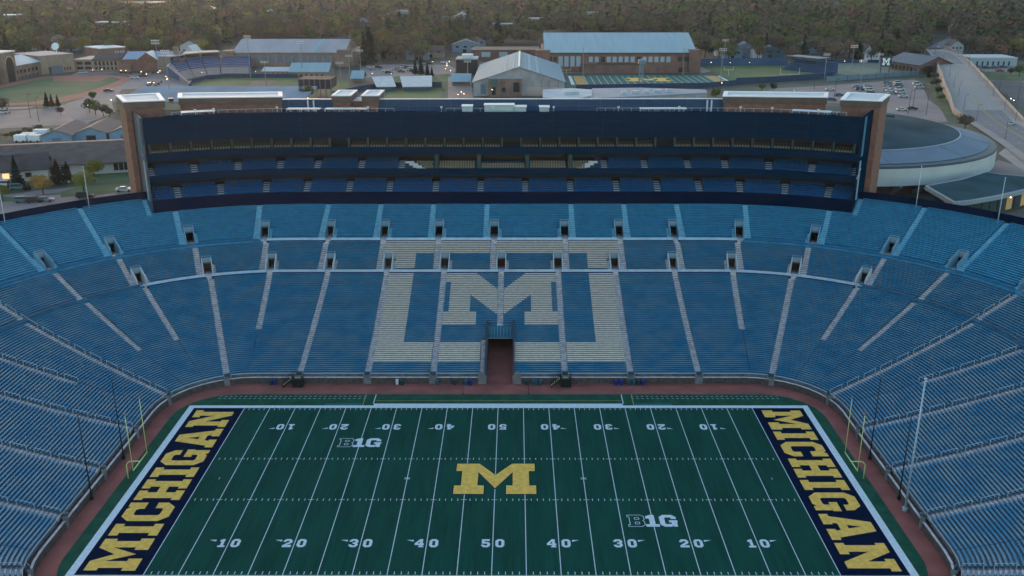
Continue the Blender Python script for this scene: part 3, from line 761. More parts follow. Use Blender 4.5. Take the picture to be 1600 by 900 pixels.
# brick corner towers and roof blocks
roof_pale = mat('membrane_roof', (.46,.54,.57), .8, .08, .25); cap_w = mat('parapet_cap', (.74,.74,.74), .7)
def quad_inset(q, e): return inset(q, e)
def ccw(q):
    ar = sum(q[i][0]*q[(i+1) % len(q)][1]-q[(i+1) % len(q)][0]*q[i][1] for i in range(len(q))); return q if ar > 0 else q[::-1]
def roof_block(name, q, z0, z1, parent, cornice=1.5, m=None, cap=.7):
    q = ccw(q)
    B = MB(); B.prism(q, z0, z1-.15); o = B.build(name, m or brick, parent)
    if cornice:
        B = MB(); B.prism(inset(q, -.25), z1-cornice, z1); B.build('cornice', mat('cornice_brown', (.11,.075,.065), .8, .1, .5), o)
    B = MB(); i_ = inset(q, cap); ou = inset(q, -.35)
    for k in range(len(q)):
        k2 = (k+1) % len(q); B.prism([ou[k], ou[k2], i_[k2], i_[k]], z1, z1+.25)
    B.build('parapet_cap', cap_w, o)
    B = MB(); add_sheet(B, i_, z1+.05); B.build('roof', roof_pale, o)
    return o
for sg in (-1, 1):
    q = [(sg*87.6, 91.2), (sg*79.4, 93.6), (sg*85, 105.8), (sg*93.6, 102.2)]
    o = roof_block('brick_tower', q, 14, 45.3, gs)
    # front pilasters, recess and bands
    fx, fy = (q[1][0]-q[0][0]), (q[1][1]-q[0][1]); l = hypot(fx, fy); fx /= l; fy /= l; n_ = (fy*sg*1, -abs(fx))
    nx, ny = (-sg*-fy, -abs(fx)); nx = sg*fy*1.0*(-1)*-1
    def Pt(t, e): return (q[0][0]+fx*t+(.28*sg)*e*0+0*e, q[0][1]+fy*t-e)
    for z in (26.4, 32.4, 38.4):
        B = MB(); B.prism([Pt(-.1, .12), Pt(6.2, .12), Pt(6.2, -.3), Pt(-.1, -.3)], z, z+.45); part(B, 'brick_band', brick_band, o)
    B = MB(); B.prism([Pt(.1, .25), Pt(1.3, .25), Pt(1.3, -.2), Pt(.1, -.2)], 15, 43.6); B.prism([Pt(1.95, .25), Pt(4.4, .25), Pt(4.4, -.2), Pt(1.95, -.2)], 15, 43.6); part(B, 'pilasters', brick, o)
    B = MB(); B.prism([Pt(1.32, .05), Pt(1.93, .05), Pt(1.93, -.2), Pt(1.32, -.2)], 20, 41.5); part(B, 'recess', mat('recess_dark', (.05,.035,.035), .8), o)
    q = [(sg*77.4, 98.6), (sg*53.4, 100.6), (sg*55.4, 108.6), (sg*80, 106.4)]
    o = roof_block('roof_pavilion', q, 41.6, 45.2, gs)
    q2 = [(sg*85.2, 104.5), (sg*79.6, 106.5), (sg*81, 109.5), (sg*86, 107.5)]
for a, b in ((-41.0, -36.9), (-33.8, -30.1)): roof_block('roof_pavilion', [(a, 100.8), (b, 100.8), (b, 110.4), (a, 110.4)], 38, 45.4, gs, cap=.4)
B = MB(); B.prism(rect(-36.9, 102.5, -33.8, 110), 38, 43.9); o = part(B, 'roof_link', brick); B = MB(); add_sheet(B, rect(-36.8, 102.6, -33.9, 110), 43.95); part(B, 'roof', roof_pale, o)
# equipment and cabins on the deck
unit_w = mat('roof_unit_pale', (.42,.50,.50), .6, .1, .6); unit_b = mat('roof_unit_blue', (.03,.12,.24), .6)
for a, b, top in ((722,738,165.5),(757,803,163.5),(803.5,822,166.5),(843,858,166.8)):
    p = pt_ground(a, 175, 42.4); q = pt_ground(b, 175, 42.4); y = 94.5; z = 41.6+height_at((p.x+q.x)/2, y, top, 41.6)
    sc_ = (y-CAMP.y)/(p.y-CAMP.y); xa = CAMP.x+(p.x-CAMP.x)*sc_; xb = CAMP.x+(q.x-CAMP.x)*sc_
    B = MB(); B.box(((xa+xb)/2, y+1.2, (41.6+z)/2-.08), (xb-xa, 2.4, z-41.6-.15)); o = part(B, 'roof_cabin', unit_w)
    B = MB(); B.box(((xa+xb)/2, y+1.1, z-.05), (xb-xa+.3, 3, .16)); part(B, 'cabin_roof', white_m, o)
for a, b in ((283,336),(448,500),(508,574),(1000,1073),(1238,1298)):
    ua, ub_ = usolve(a, 57.5, 43.2), usolve(b, 57.5, 43.2)
    B = MB(); ub(B, ua, ub_, 57.0, 59.4, 43.5, 43.62)
    part(B, 'press_canopy', steel_w if a in (283, 1238) else unit_w)
    B = MB(); u = ua+.5
    while u < ub_-.8: ub(B, u, u+.9, 57.4, 58.2, 41.6, 43.1); u += 1.7
    part(B, 'equipment_row', unit_b)
    B = MB(); u = ua
    while u < ub_: x, y = pos(SB(u, 57.1), 57.1); B.beam((x, y, 41.6), (x, y, 43.55), .12); u += 3.4
    part(B, 'canopy_posts', steel_w)
for a, b in ((-75, -24), (-2, -13), (22, 78)):
    a, b = min(a, b), max(a, b); B = MB(); pts = []
    u = a
    while u <= b: x, y = pos(SB(u, 56.0), 56.0); pts.append((x, y, 43.95)); B.beam((x, y, 41.6), (x, y, 43.95), .06); u += 2.
    B.tube(pts, .04, 5); part(B, 'railing', steel_w)
for i, u in enumerate([-70,-66,-52,-31,-14,-2,12,27,41,55,62,72]):
    x, y = pos(SB(u, 55.9), 55.9); B = MB(); B.beam((x, y, 41.6), (x, y, 44.1), .1); B.box((x, y-.1, 44.2), (.5, .35, .35)); part(B, 'floodlight', steel_w)
for px in (706-230, 485): 
    u = usolve(px, 60, 43); x, y = pos(SB(u, 64), 64); B = MB(); B.beam((x, y, 41.6), (x, y, 44.6), .3); part(B, 'vent_pipe', steel_w)
for px in (1109, 1115.5):
    u = usolve(px, 60, 43); x, y = pos(SB(u, 64), 64); B = MB(); B.beam((x, y, 41.6), (x, y, 44.6), .3); part(B, 'vent_pipe', steel_w)

# ================================================================== things in and around the bowl
def goal_post(sg):
    t = thing('goal_post', 'yellow goal post behind the %s end zone' % ('left' if sg < 0 else 'right'), 'goal post', (sg*57.2, 0, 0), 'goal posts')
    pts = [(sg*57.2, 0, 0), (sg*57.2, 0, 1.5)]+[(sg*(57.2-.9*(1-cos(a))-0), 0, 2.15+.9*sin(a)) for a in [radians(k) for k in (0, 20, 40, 60, 80, 90)]]+[(sg*54.95, 0, 3.05)]
    pts[1] = (sg*57.2, 0, 2.0)
    B = MB(); B.tube(pts, .085, 10); B.build('gooseneck', yellow_m, t, smooth=True)
    B = MB(); B.tube([(sg*54.95, -2.85, 3.05), (sg*54.95, 2.85, 3.05)], .08, 10); B.build('crossbar', yellow_m, t, smooth=True)
    for y in (-2.82, 2.82):
        B = MB(); B.tube([(sg*54.95, y, 3.05), (sg*54.95, y, 12.3)], .055, 8); o = B.build('upright', yellow_m, t, smooth=True)
        B = MB(); B.box((sg*54.95, y+.1, 12.35), (.04, .3, .7)); B.build('wind_ribbon', mat('orange_ribbon', (.45,.2,.1), .7), o)
for sg in (-1, 1): goal_post(sg)
def pole(name, label, x, y, z0, h, r, m, fin=True, group=None, cat='pole'):
    t = thing(name, label, cat, (x, y, z0), group)
    B = MB(); B.tube([(x, y, z0), (x, y, z0+h)], r, 8, r*.6); B.build('shaft', m, t, smooth=True)
    B = MB(); B.tube([(x, y, z0), (x, y, z0+.5)], r*2.2, 8); B.build('base', m, t)
    B = MB(); B.tube([(x, y, z0+h), (x, y, z0+h+.15)], r*1.3, 6); B.build('cap', m, t)
    return t
for x, y, lab in ((-60.3,-6,'thin black net pole by the left stand wall, nearer the camera'), (-60.3,6.1,'thin black net pole by the left stand wall, farther from the camera'),
                  (60.3,6.1,'thin black net pole by the right stand wall, farther from the camera'), (60.4,-5.9,'thin black net pole by the right stand wall, beside the white pole')):
    pole('net_pole', lab, x, y, 0, 14.0, .11, black_m, group='net poles behind the goal posts')
pole('flag_pole', 'tall pale flag pole in front of the right stand wall', 60.2, -8.8, 0, 21, .19, mat('pole_paleblue', (.42,.5,.56), .5), cat='flag pole')
for k, v, sg, h, lab in (('C',39.2,-1,9.3,'white pole on the left rim, nearer the grandstand'), ('C',53.1,-1,9,'white pole on the left rim at the edge of the photo'),
                 ('C',39.3,1,9.3,'white pole on the right rim, nearer the grandstand'), ('C',53.0,1,9.5,'white pole on the right rim above the arena annex')):
    x, y = pos(s_of((k, v, sg), 60.2), 60.2); pole('rim_pole', lab, x, y, Z3-.3, h+.3, .10, steel_w, group='white poles on the stadium rim')
# portable stairs up to the field wall
def wall_stairs(x, lab):
    t = thing('portable_stairs', lab, 'stairs', (x, Y0-1, 0), 'portable stairs at the field wall'); n = 7
    st = mat('tread_yellow', (.55,.55,.25), .6)
    fr = MB()
    for yy in (-.55, -1.75):
        fr.beam((x-2.9, Y0+yy, .1), (x-1.0, Y0+yy, 1.75), .1, .25); fr.beam((x-2.9, Y0+yy, 1.1), (x-1.0, Y0+yy, 2.8), .06); fr.beam((x-1.0, Y0+yy, 2.8), (x+.9, Y0+yy, 2.8), .06)
        for q in (-2.9, -1.95): fr.beam((x+q, Y0+yy, .1 if q < -2 else .9), (x+q, Y0+yy, 1.1 if q < -2 else 1.95), .06)
        for q in (-1, .9): fr.beam((x+q, Y0+yy, 0), (x+q, Y0+yy, 2.8), .08)
    fr.build('frame', black_m, t)
    B = MB(); B.box((x-.05, Y0-1.15, .85), (1.9, 1.2, 1.6)); B.build('landing', black_m, t)
    for i in range(6):
        B = MB(); B.box((x-2.75+i*.3, Y0-1.15, .28+i*.26), (.12, 1.05, .06)); B.build('tread', st, t)
    for i in range(2):
        B = MB(); B.box((x-.1, Y0-.7-.35*i, 1.72-.02*i), (1.1, .12, .05)); B.build('tread', st, t)
wall_stairs(-38.0, 'black portable stairs with yellow treads at the field wall, left of the tunnel')
wall_stairs(12.7, 'black portable stairs with yellow treads at the field wall, right of the tunnel')
# bins along the far wall
bin_green = mat('bin_green', (.01,.05,.055), .6); bin_teal = mat('bin_teal', (.015,.09,.12), .6); bin_blue = mat('bin_blue', (.01,.03,.22), .5)
protos = {}
def bin_(px, v, col, lab):
    x, y = g(px, v, 0); y = min(y, Y0-.5)
    if col not in protos:
        m = {'green': bin_green, 'teal': bin_teal, 'blue': bin_blue}[col]
        t = thing('waste_bin', lab, 'bin', (0, 0, 0), 'bins along the far field wall')
        B = MB(); B.tube([(0,0,.05),(0,0,.95)], .30, 12, .36); B.build('barrel', m, t, smooth=False)
        B = MB(); B.tube([(0,0,.95),(0,0,1.03),(0,0,1.12)], .39, 12, .25); B.build('lid', m, t)
        protos[col] = t; t.location = (x, y, 0); first = True; return
    src = protos[col]; r_ = src.copy(); COL.objects.link(r_); r_.location = (x, y, 0); r_['label'] = lab
    for ch in src.children: c = ch.copy(); COL.objects.link(c); c.parent = r_
for px, v, c, l in ((424,600,'green','dark green bin left of the left portable stairs, beside a blue one'), (430,600,'blue','blue bin left of the left portable stairs'),
        (628,601,'green','dark green bin at the wall beside the small white box'), (683.5,600,'teal','teal bin by the wall pillar left of the tunnel'),
        (710,601,'green','dark green bin left of the tunnel, leftmost of three together'), (728,601,'teal','teal bin left of the tunnel, middle of three together'), (735.5,601,'blue','blue bin left of the tunnel, nearest the tunnel mouth'),
        (822,600,'green','dark green bin just right of the tunnel mouth'), (833,600,'teal','teal bin right of the tunnel, second of four'), (837.5,600,'teal','teal bin right of the tunnel, third of four'), (844.5,600,'teal','paler teal bin right of the tunnel, nearest the stairs'),
        (962,601,'blue','blue bin in the row right of the stairs, leftmost'), (971,600,'blue','blue bin in the row right of the stairs, second from the left'), (983,600.5,'teal','teal bin in the row right of the stairs, third from the left'),
        (990,600.5,'teal','teal bin in the row right of the stairs, fourth from the left'), (997,600.5,'green','dark bin in the row right of the stairs, second from the right'), (1004.5,600.5,'blue','blue bin in the row right of the stairs, rightmost')):
    bin_(px, v, c, l)
x, y = g(621.5, 598.5, 0); B = MB(); B.box((0,0,.62), (.5,.4,.62)); B.box((0,0,.97), (.56,.46,.06)); B.box((0,0,.15), (.42,.34,.3)); o = B.build('control_box', mat('box_white', (.6,.65,.66), .6)); o.location = (x, Y0-.5, .1)
o['label'] = 'small white box standing against the field wall beside a green bin'; o['category'] = 'box'
for px, lab in ((723.5, 'thin black rod standing on the track left of the tunnel'), (826, 'thin black rod standing on the track right of the tunnel')):
    x, y = g(px, 614.5, 0); y = 30.3; t = thing('marker_rod', lab, 'rod', (x, y, 0)); B = MB(); B.tube([(x, y, 0), (x, y, 2.0)], .035, 6); B.build('shaft', black_m, t); B = MB(); B.box((x, y, .04), (.35, .35, .08)); B.build('foot', black_m, t)
# ================================================================== ground surfaces outside
asph = mat('asphalt', (.075,.075,.085), .9, .15, .05, detail=10); lot_m = mat('car_park_concrete', (.20,.165,.165), .9, .12, .06, detail=10)
road_m = mat('road_surface', (.15,.15,.165), .9, .1, .05, detail=9); walk_m = mat('pavement_concrete', (.30,.27,.25), .9, .1, .1)
grass = mat('grass', (.045,.085,.03), .95, .3, .08, detail=10); grass_y = mat('grass_playing_field', (.06,.105,.03), .95, .22, .04, detail=10)
grass_dk = mat('grass_dark', (.022,.085,.032), .95, .25, .05, detail=10)
def gs_sheet(name, px, m, lift, world=None):
    pts = world or [g(u, v) for u, v in px]
    o = sheet(pts, GZ+lift).build(name, m, kind='structure'); return o
# left side
gs_sheet('car_park', [(-60,345),(-40,320),(30,309),(60,306),(210,296),(232,310),(140,330),(60,350)], lot_m, .02)
gs_sheet('road', [(-60,312),(0,306),(60,298),(120,292),(205,287),(215,294),(140,297),(75,303),(30,309),(-60,322)], road_m, .03)
gs_sheet('lawn', [(95,300),(120,292.5),(150,290),(205,286),(207,296),(160,304),(95,308.5)], grass, .05)
gs_sheet('lawn', [(-40,309),(0,306),(40,311),(30,314),(-40,318)], grass, .05)
gs_sheet('lawn', [(-60,287),(210,268),(215,284),(150,286),(100,291),(-60,305)], grass, .04)
gs_sheet('car_park', [(-80,205),(-80,172),(0,168),(75,166),(120,162),(175,162),(180,175),(135,193),(0,201)], lot_m, .02)
gs_sheet('road', [(95,168),(110,158),(150,141),(185,127),(208,116),(235,113),(262,122),(262,137),(190,140),(175,162),(150,185),(120,192)], road_m, .025)
gs_sheet('plaza', [(110,118),(130,108),(200,108),(262,110),(330,125),(330,138),(262,140),(208,120),(180,115),(140,116)], lot_m, .03)
gs_sheet('lawn', [(-90,178),(40,170),(110,154),(131,150),(131,153),(100,163),(70,170),(-90,176)], grass, .045)
# oval track with green and red apron
oval_px = [(-120,165),(0,165.5),(60,163.5),(95,160),(130,152),(165,142),(190,133),(203,125.5),(205,120.5),(190,118.3),(150,117),(110,117.5),(70,119.5),(30,127),(0,133),(-120,158)]
gs_sheet('outdoor_track', oval_px, mat('outdoor_track_red', (.27,.10,.08), .95, .12, .05), .05)
gs_sheet('track_infield', [(-120,160),(0,162),(45,160),(90,153),(130,145),(165,134),(189,124.3),(178,120.6),(160,121.5),(150,127),(90,127),(80,121.5),(60,123.5),(40,129),(0,138),(-120,156)], grass_dk, .07)
gs_sheet('track_apron', [(82,127),(90,120.5),(110,118.6),(165,119.2),(172,121),(155,127)], mat('outdoor_track_red', (.2,.085,.075)), .08)
# baseball
gs_sheet('baseball_outfield', [(296,137),(310,128),(335,123),(400,121),(470,121),(545,126),(545,150),(296,150)], grass_y, .05)
gs_sheet('baseball_infield', [(388,134),(395,127),(425,125.5),(432,128),(420,134)], mat('infield_clay', (.14,.09,.07), .95), .07)
gs_sheet('car_park', [(560,122),(565,104),(600,101),(700,101),(712,108),(708,117),(640,118)], lot_m, .03)
gs_sheet('lawn', [(600,138),(605,120),(712,115),(712,128),(700,141),(640,152),(595,150)], grass_dk, .045)
gs_sheet('lawn', [(600,158),(608,143),(690,138),(690,158)], grass_y, .05)
gs_sheet('plaza', [(700,158),(700,120),(735,118),(740,158)], lot_m, .05)
gs_sheet('plaza', [(840,119),(880,115),(1100,114),(1125,108),(1092,101),(1085,108),(870,112)], lot_m, .04)
# practice fields
gs_sheet('practice_turf', [(884,136),(886,117),(1113,117),(1143,129.5),(1108,133)], mat('practice_turf_green', (.025,.12,.085), .9, .12, .1), .05)
PF = [(895,118.8),(1117.5,118.8),(1137,129),(901,132.3)]
P0, P1, P2_, P3 = [Vector(g(*q)) for q in PF]
def pf(s_, t_): return tuple(P3.lerp(P2_, s_).lerp(P0.lerp(P1, s_), t_))
B = MB()
for i in range(1, 21):
    s_ = .075+.85*(i-1)/19; add_sheet(B, [pf(s_-.0016,0), pf(s_+.0016,0), pf(s_+.0016,1), pf(s_-.0016,1)], GZ+.09)
add_sheet(B, [pf(-.035,-.02), pf(-.012,-.02), pf(-.012,1), pf(-.035,1)], GZ+.09); add_sheet(B, [pf(1.012,0), pf(1.03,0), pf(1.03,1), pf(1.012,1)], GZ+.09)
B.build('practice_field_lines', paint_white, kind='structure')
for a, b in ((0,.07),(.93,1)):
    B = MB(); add_sheet(B, [pf(a,0), pf(b,0), pf(b,1), pf(a,1)], GZ+.08); B.build('practice_end_zone', mat('practice_maize', (.48,.30,.09), .9), kind='structure')
B = MB(); c = pf(.5,.48); add_sheet(B, [(c[0]+(x-6.3)*1.8, c[1]+(y-4.5)*1.5) for x, y in Mp], GZ+.10); B.build('practice_field_logo', paint_maize, kind='structure')
gs_sheet('grass_practice_field', [(1092,103),(1250,101.5),(1290,112),(1292,123),(1150,130),(1128,119)], grass_y, .05)
gs_sheet('soccer_field', [(1275,98.5),(1370,98),(1436,114),(1436,119),(1345,121),(1310,116)], mat('soccer_turf_pale', (.12,.16,.12), .95, .12, .04), .05)
gs_sheet('lawn', [(1310,122),(1345,118.5),(1436,116),(1436,119.5),(1310,124)], grass, .06)
gs_sheet('car_park', [(1150,150),(1215,138),(1290,134),(1380,127),(1430,124.5),(1440,130),(1450,155),(1470,170),(1492,190),(1440,192),(1385,185),(1385,165),(1150,155)], lot_m, .03)
gs_sheet('verge', [(1438,100),(1450,95),(1462,105),(1470,125),(1478,150),(1492,190),(1482,192),(1452,140),(1440,118)], mat('verge_green', (.045,.075,.03), .95, .35, .1), .06)
# right side street and yards
gs_sheet('car_park', [(1510,108),(1540,103),(1700,102),(1700,130),(1560,135),(1535,118)], lot_m, .02)
gs_sheet('car_park', [(1540,127),(1590,127),(1700,140),(1700,215),(1620,185),(1575,150)], asph, .04)
gs_sheet('lawn', [(1500,98),(1540,112),(1700,112),(1700,128),(1545,126)], grass, .05)
gs_sheet('path', [(1560,240),(1575,228),(1600,243),(1640,262),(1640,280),(1600,268)], walk_m, .05)
gs_sheet('forecourt', [(1560,250),(1700,290),(1700,420),(1530,330),(1480,290)], lot_m, .03)
# the wide street with its raised bridge: rises to a crest and drops beyond
cl = [(1455,69.5),(1472,77.5),(1502,96),(1530,120),(1556,150),(1580,184),(1610,232),(1660,300)]     # centre on the picture, on the ground plane
def at_z(u, v, z): p = pt_ground(u, v, z); return Vector((p.x, p.y, z))
Lp = [(1445,76,3),(1449,82,4.2),(1462,97,5),(1471,116,4.5),(1477,135,3.4),(1484,150,2.4),(1490,172,1.2),(1512,190,.3),(1560,222,.1),(1612,262,.1)]
Rp = [(1480,76,3),(1500,86,4.2),(1519,102,5),(1538,122,4.5),(1552,137,3.4),(1562,150,2.4),(1583,172,1.2),(1600,190,.3),(1660,222,.1),(1740,262,.1)]
BL = [at_z(u, v, GZ+h+.15) for u, v, h in Lp]; BR = [at_z(u, v, GZ+h+.15) for u, v, h in Rp]
def across(i, t): return BL[i].lerp(BR[i], t)
def ribbon(name, t0, t1, lift, m, i0=0, i1=None, kind=True):
    B = MB(); i1 = i1 or len(BL)-1
    for i in range(i0, i1):
        q = [across(i, t0), across(i, t1), across(i+1, t1), across(i+1, t0)]; B.face([(p.x, p.y, p.z+lift) for p in q], flip=True)
    o = B.build(name, m, kind='structure'); return o
bridge = ribbon('road_bridge', 0, 1, 0, mat('bridge_concrete', (.26,.235,.22), .9, .1, .08)); bridge['kind'] = 'structure'
ribbon('street', .15, .80, .02, road_m); 
ribbon('street_centre_line', .47, .485, .04, mat('line_yellow', (.30,.24,.09), .9)); ribbon('street_centre_line', .495, .51, .04, mat('line_yellow', (.30,.24,.09)))
for t in (.31, .65):
    B = MB()
    for i in range(len(BL)-1):
        n = 6
        for k in range(0, n):
            a0, a1 = k/n, (k+.4)/n; q = [across(i, t-.004).lerp(across(i+1, t-.004), a0), across(i, t+.004).lerp(across(i+1, t+.004), a0), across(i, t+.004).lerp(across(i+1, t+.004), a1), across(i, t-.004).lerp(across(i+1, t-.004), a1)]
            B.face([(p.x, p.y, p.z+.04) for p in q], flip=True)
    B.build('street_lane_line', mat('line_white', (.4,.4,.4), .9), kind='structure')
ribbon('street_deck_joint', .15, .80, .03, mat('deck_pale', (.24,.235,.235), .9), 2, 6)
for t in (0, 1):
    w_ = thing('bridge_parapet', 'pale concrete parapet along the %s edge of the wide street bridge' % ('left' if t == 0 else 'right'), 'parapet', BL[0] if t == 0 else BR[0], 'parapets of the street bridge')
    B = MB(); C_ = MB()
    for i in range(len(BL)-3):
        a, b = across(i, t), across(i+1, t)
        B.prism([(a.x-.15, a.y), (a.x+.15, a.y), (b.x+.15, b.y), (b.x-.15, b.y)], [GZ-.1]*4, [a.z+1, a.z+1, b.z+1, b.z+1]); C_.beam((a.x, a.y, a.z+1.1), (b.x, b.y, b.z+1.1), .4, .15)
    B.build('wall', mat('parapet_pale', (.25,.225,.205), .9, .1, .2), w_); C_.build('rail', mat('parapet_rail', (.30,.28,.265), .8), w_)
# the street runs on beyond the bridge up the wooded slope
pts = [(1452,74.5),(1475,74.5),(1487,58),(1480,58)]
gs_sheet('road', [(1448,76),(1482,76),(1489,60),(1482,60)], road_m, .5)

# ================================================================== buildings
b_brick = mat('far_brick', (.17,.09,.075), .9, .18, .25, detail=8); b_brick2 = mat('far_brick_brown', (.19,.125,.10), .9, .18, .25, detail=8)
b_beige = mat('beige_block', (.25,.19,.145), .9, .12, .3); b_grey = mat('grey_render', (.32,.30,.30), .9, .12, .3)
rf_white = mat('metal_roof_pale', (.40,.46,.50), .6, .06, .08); rf_grey = mat('metal_roof_grey', (.27,.27,.31), .6, .08, .1, stretch=(1,.2,1)); rf_blue = mat('metal_roof_blue', (.25,.37,.42), .55, .06, .15, stretch=(3,.2,1))
rf_dark = mat('shingle_dark', (.055,.05,.055), .95, .25, .35, detail=8); win_d = mat('window_dark', (.015,.02,.028), .2, spec=.6); win_p = mat('window_pale', (.28,.36,.42), .3)
class Bld:
    """box-and-gable building on a front line a-b (ground points), depth going away from the camera"""
    def __init__(s, name, label, cat, a, b, depth, wall_h, group=None, z0=GZ, wallm=None):
        s.a, s.b = Vector(a), Vector(b); s.L = (s.b-s.a).length; s.dx = (s.b-s.a)/s.L; s.dy = Vector((-s.dx.y, s.dx.x)); s.D = depth; s.z = z0; s.h = wall_h
        c = (s.a+s.b)/2; s.o = thing(name, label, cat, (c.x, c.y, z0), group); s.wm = wallm or b_brick
    def P(s, x, y): p = s.a+s.dx*x+s.dy*y; return (p.x, p.y)
    def blk(s, name, x0, x1, y0, y1, z0, z1, m, parent=None):
        B = MB(); B.prism([s.P(x0,y0), s.P(x1,y0), s.P(x1,y1), s.P(x0,y1)], s.z+z0, s.z+z1); return B.build(name, m, parent or s.o)
    def walls(s, m=None): s.w = s.blk('wall', 0, s.L, 0, s.D, -1, s.h, m or s.wm); return s.w
    def gable(s, rise, m, along='x', over=.5, x0=0, x1=None, y0=0, y1=None, zb=None, gm=None, mid=.5):
        x1 = s.L if x1 is None else x1; y1 = s.D if y1 is None else y1; zb = s.h if zb is None else zb
        B = MB(); z = s.z+zb; t = .25
        def V3(x, y, zz): p = s.P(x, y); return (p[0], p[1], zz)
        if along == 'x':
            ym = y0+(y1-y0)*mid; e = over; dz = rise*e/(max(.1, ym-y0))
            for (ya, yb) in ((y0-e, ym), (y1+e, ym)):
                lo = z-dz; q = [V3(x0-e, ya, lo), V3(x1+e, ya, lo), V3(x1+e, yb, z+rise), V3(x0-e, yb, z+rise)]; fl = ya > yb
                B.face([(p[0], p[1], p[2]+t) for p in q], flip=fl)
                B.face([q[0], q[1], (q[1][0], q[1][1], q[1][2]+t), (q[0][0], q[0][1], q[0][2]+t)], flip=fl)
                for k in ((1, 2), (3, 0)): B.face([q[k[0]], q[k[1]], (q[k[1]][0], q[k[1]][1], q[k[1]][2]+t), (q[k[0]][0], q[k[0]][1], q[k[0]][2]+t)], flip=fl)
            W = MB()
            for x in (x0+.05, x1-.05): W.face([V3(x, y0, z), V3(x, y1, z), V3(x, ym, z+rise)], flip=x == x0)
        else:
            xm = x0+(x1-x0)*mid; e = over; dz = rise*e/(max(.1, xm-x0))
            for (xa, xb) in ((x0-e, xm), (x1+e, xm)):
                lo = z-dz; q = [V3(xa, y0-e, lo), V3(xa, y1+e, lo), V3(xb, y1+e, z+rise), V3(xb, y0-e, z+rise)]; fl = xa < xb
                B.face([(p[0], p[1], p[2]+t) for p in q], flip=fl)
                B.face([q[0], q[1], (q[1][0], q[1][1], q[1][2]+t), (q[0][0], q[0][1], q[0][2]+t)], flip=fl)
                for k in ((3, 0), (1, 2)): B.face([q[k[0]], q[k[1]], (q[k[1]][0], q[k[1]][1], q[k[1]][2]+t), (q[k[0]][0], q[k[0]][1], q[k[0]][2]+t)], flip=fl)
            W = MB()
            for y in (y0+.05, y1-.05): W.face([V3(x0, y, z), V3(x1, y, z), V3(xm, y, z+rise)], flip=y != y0+.05)
        o = B.build('roof', m, s.o); W.build('gable_wall', gm or s.wm, s.o); return o
    def flat(s, m, par=.5, x0=0, x1=None, y0=0, y1=None, zb=None):
        x1 = s.L if x1 is None else x1; y1 = s.D if y1 is None else y1; zb = s.h if zb is None else zb
        return s.blk('roof', x0-.15, x1+.15, y0-.15, y1+.15, zb, zb+par, m)
    def win(s, x0, x1, z0, z1, m=None, name='window', y=0): return s.blk(name, x0, x1, y-.12, y+.1, z0, z1, m or win_d)
    def winrow(s, x0, x1, n, frac, z0, z1, m=None, name='window', y=0):
        p = (x1-x0)/n
        for i in range(n): s.win(x0+p*i+p*(1-frac)/2, x0+p*(i+1)-p*(1-frac)/2, z0, z1, m[i % len(m)] if isinstance(m, list) else m, name, y)
def X(bd, px, v):        # position along the front of bd under pixel column px
    p = Vector(g(px, v)); return (p-bd.a).dot(bd.dx)
def hz(bd, x, v, y=0): p = bd.P(x, y); return height_at(p[0], p[1], v)

# football practice hall
bd = Bld('practice_hall', 'huge brick practice hall with a long pale blue roof behind the green practice field', 'hall', g(848,113), g(1090,113), 62, 11.0); bd.walls()
bd.gable(hz(bd, 40, 51.5, 31)-11.0, rf_blue, over=.8, x0=1.5, x1=bd.L-2)
bd.blk('corner_tower', -4, 4, -1.5, 6, -1, 12.2, b_brick); bd.blk('corner_tower', bd.L-5.5, bd.L+1, -2, 6, -1, 12.4, b_brick)
bd.blk('cornice', 4, bd.L-5.5, -.5, 0, 10.0, 10.8, brick_band)
x = X(bd, 918, 113); bd.winrow(x, X(bd, 1048, 113), 14, .66, 5.6, 8.6, [win_p, win_p, win_d, win_p, win_p, win_p])
bd.winrow(X(bd, 871, 113), X(bd, 908, 113), 4, .7, 3.2, 8.8, win_p, 'tall_window')
for a, b in ((1058,1064),(1066,1074),(856,862),(864,870)): bd.win(X(bd, a, 113), X(bd, b, 113), 6, 8.6)
bd.win(X(bd, 932, 113), X(bd, 998, 113), 3.2, 5.0, mat('louvre_dark', (.05,.045,.045), .8), 'louvre')
for a, b in ((985,992),(1013,1020),(1060,1066)): bd.win(X(bd, a, 113), X(bd, b, 113), -.2, 2.6, win_d, 'door')
bd.blk('low_wing', X(bd, 908, 113), X(bd, 1045, 113), -4, -.2, -1, 4.4, b_brick)
# gable roofed track building
bd = Bld('track_building', 'broad gable hall with pale blue roof and skylight strips, end wall facing the stadium', 'hall', g(740,150), g(882,150), 62, 7.2, wallm=b_grey)
bd.h = hz(bd, 0, 128.5); bd.walls(); apex = hz(bd, bd.L/2, 105); 
yb = pt_ground(751, 101, GZ+bd.h).y-bd.a.y; bd.D = max(45, min(120, yb)); 
rr = bd.gable(apex-bd.h, mat('track_roof_blue', (.13,.24,.31), .8, .06, .15, spec=.2), 'y', .6, gm=b_grey)
for fx_, sg in ((.33,1),(.42,1),(.60,1),(.69,1)):
    B = MB(); x = fx_*bd.L; w_ = .028*bd.L
    def zr(x): return bd.z+bd.h+(apex-bd.h)*(1-abs(x-bd.L/2)/(bd.L/2))+.36
    B.face([(*bd.P(x, -.5), zr(x)), (*bd.P(x+w_, -.5), zr(x+w_)), (*bd.P(x+w_, bd.D), zr(x+w_)), (*bd.P(x, bd.D), zr(x))]); B.build('skylight', mat('skylight_pale', (.27,.40,.46), .9, spec=.05), rr)
B = MB(); B.beam((*bd.P(bd.L/2, -.6), bd.z+apex+.35), (*bd.P(bd.L/2, bd.D), bd.z+apex+.35), .7, .3); B.build('ridge_cap', steel_w, rr)
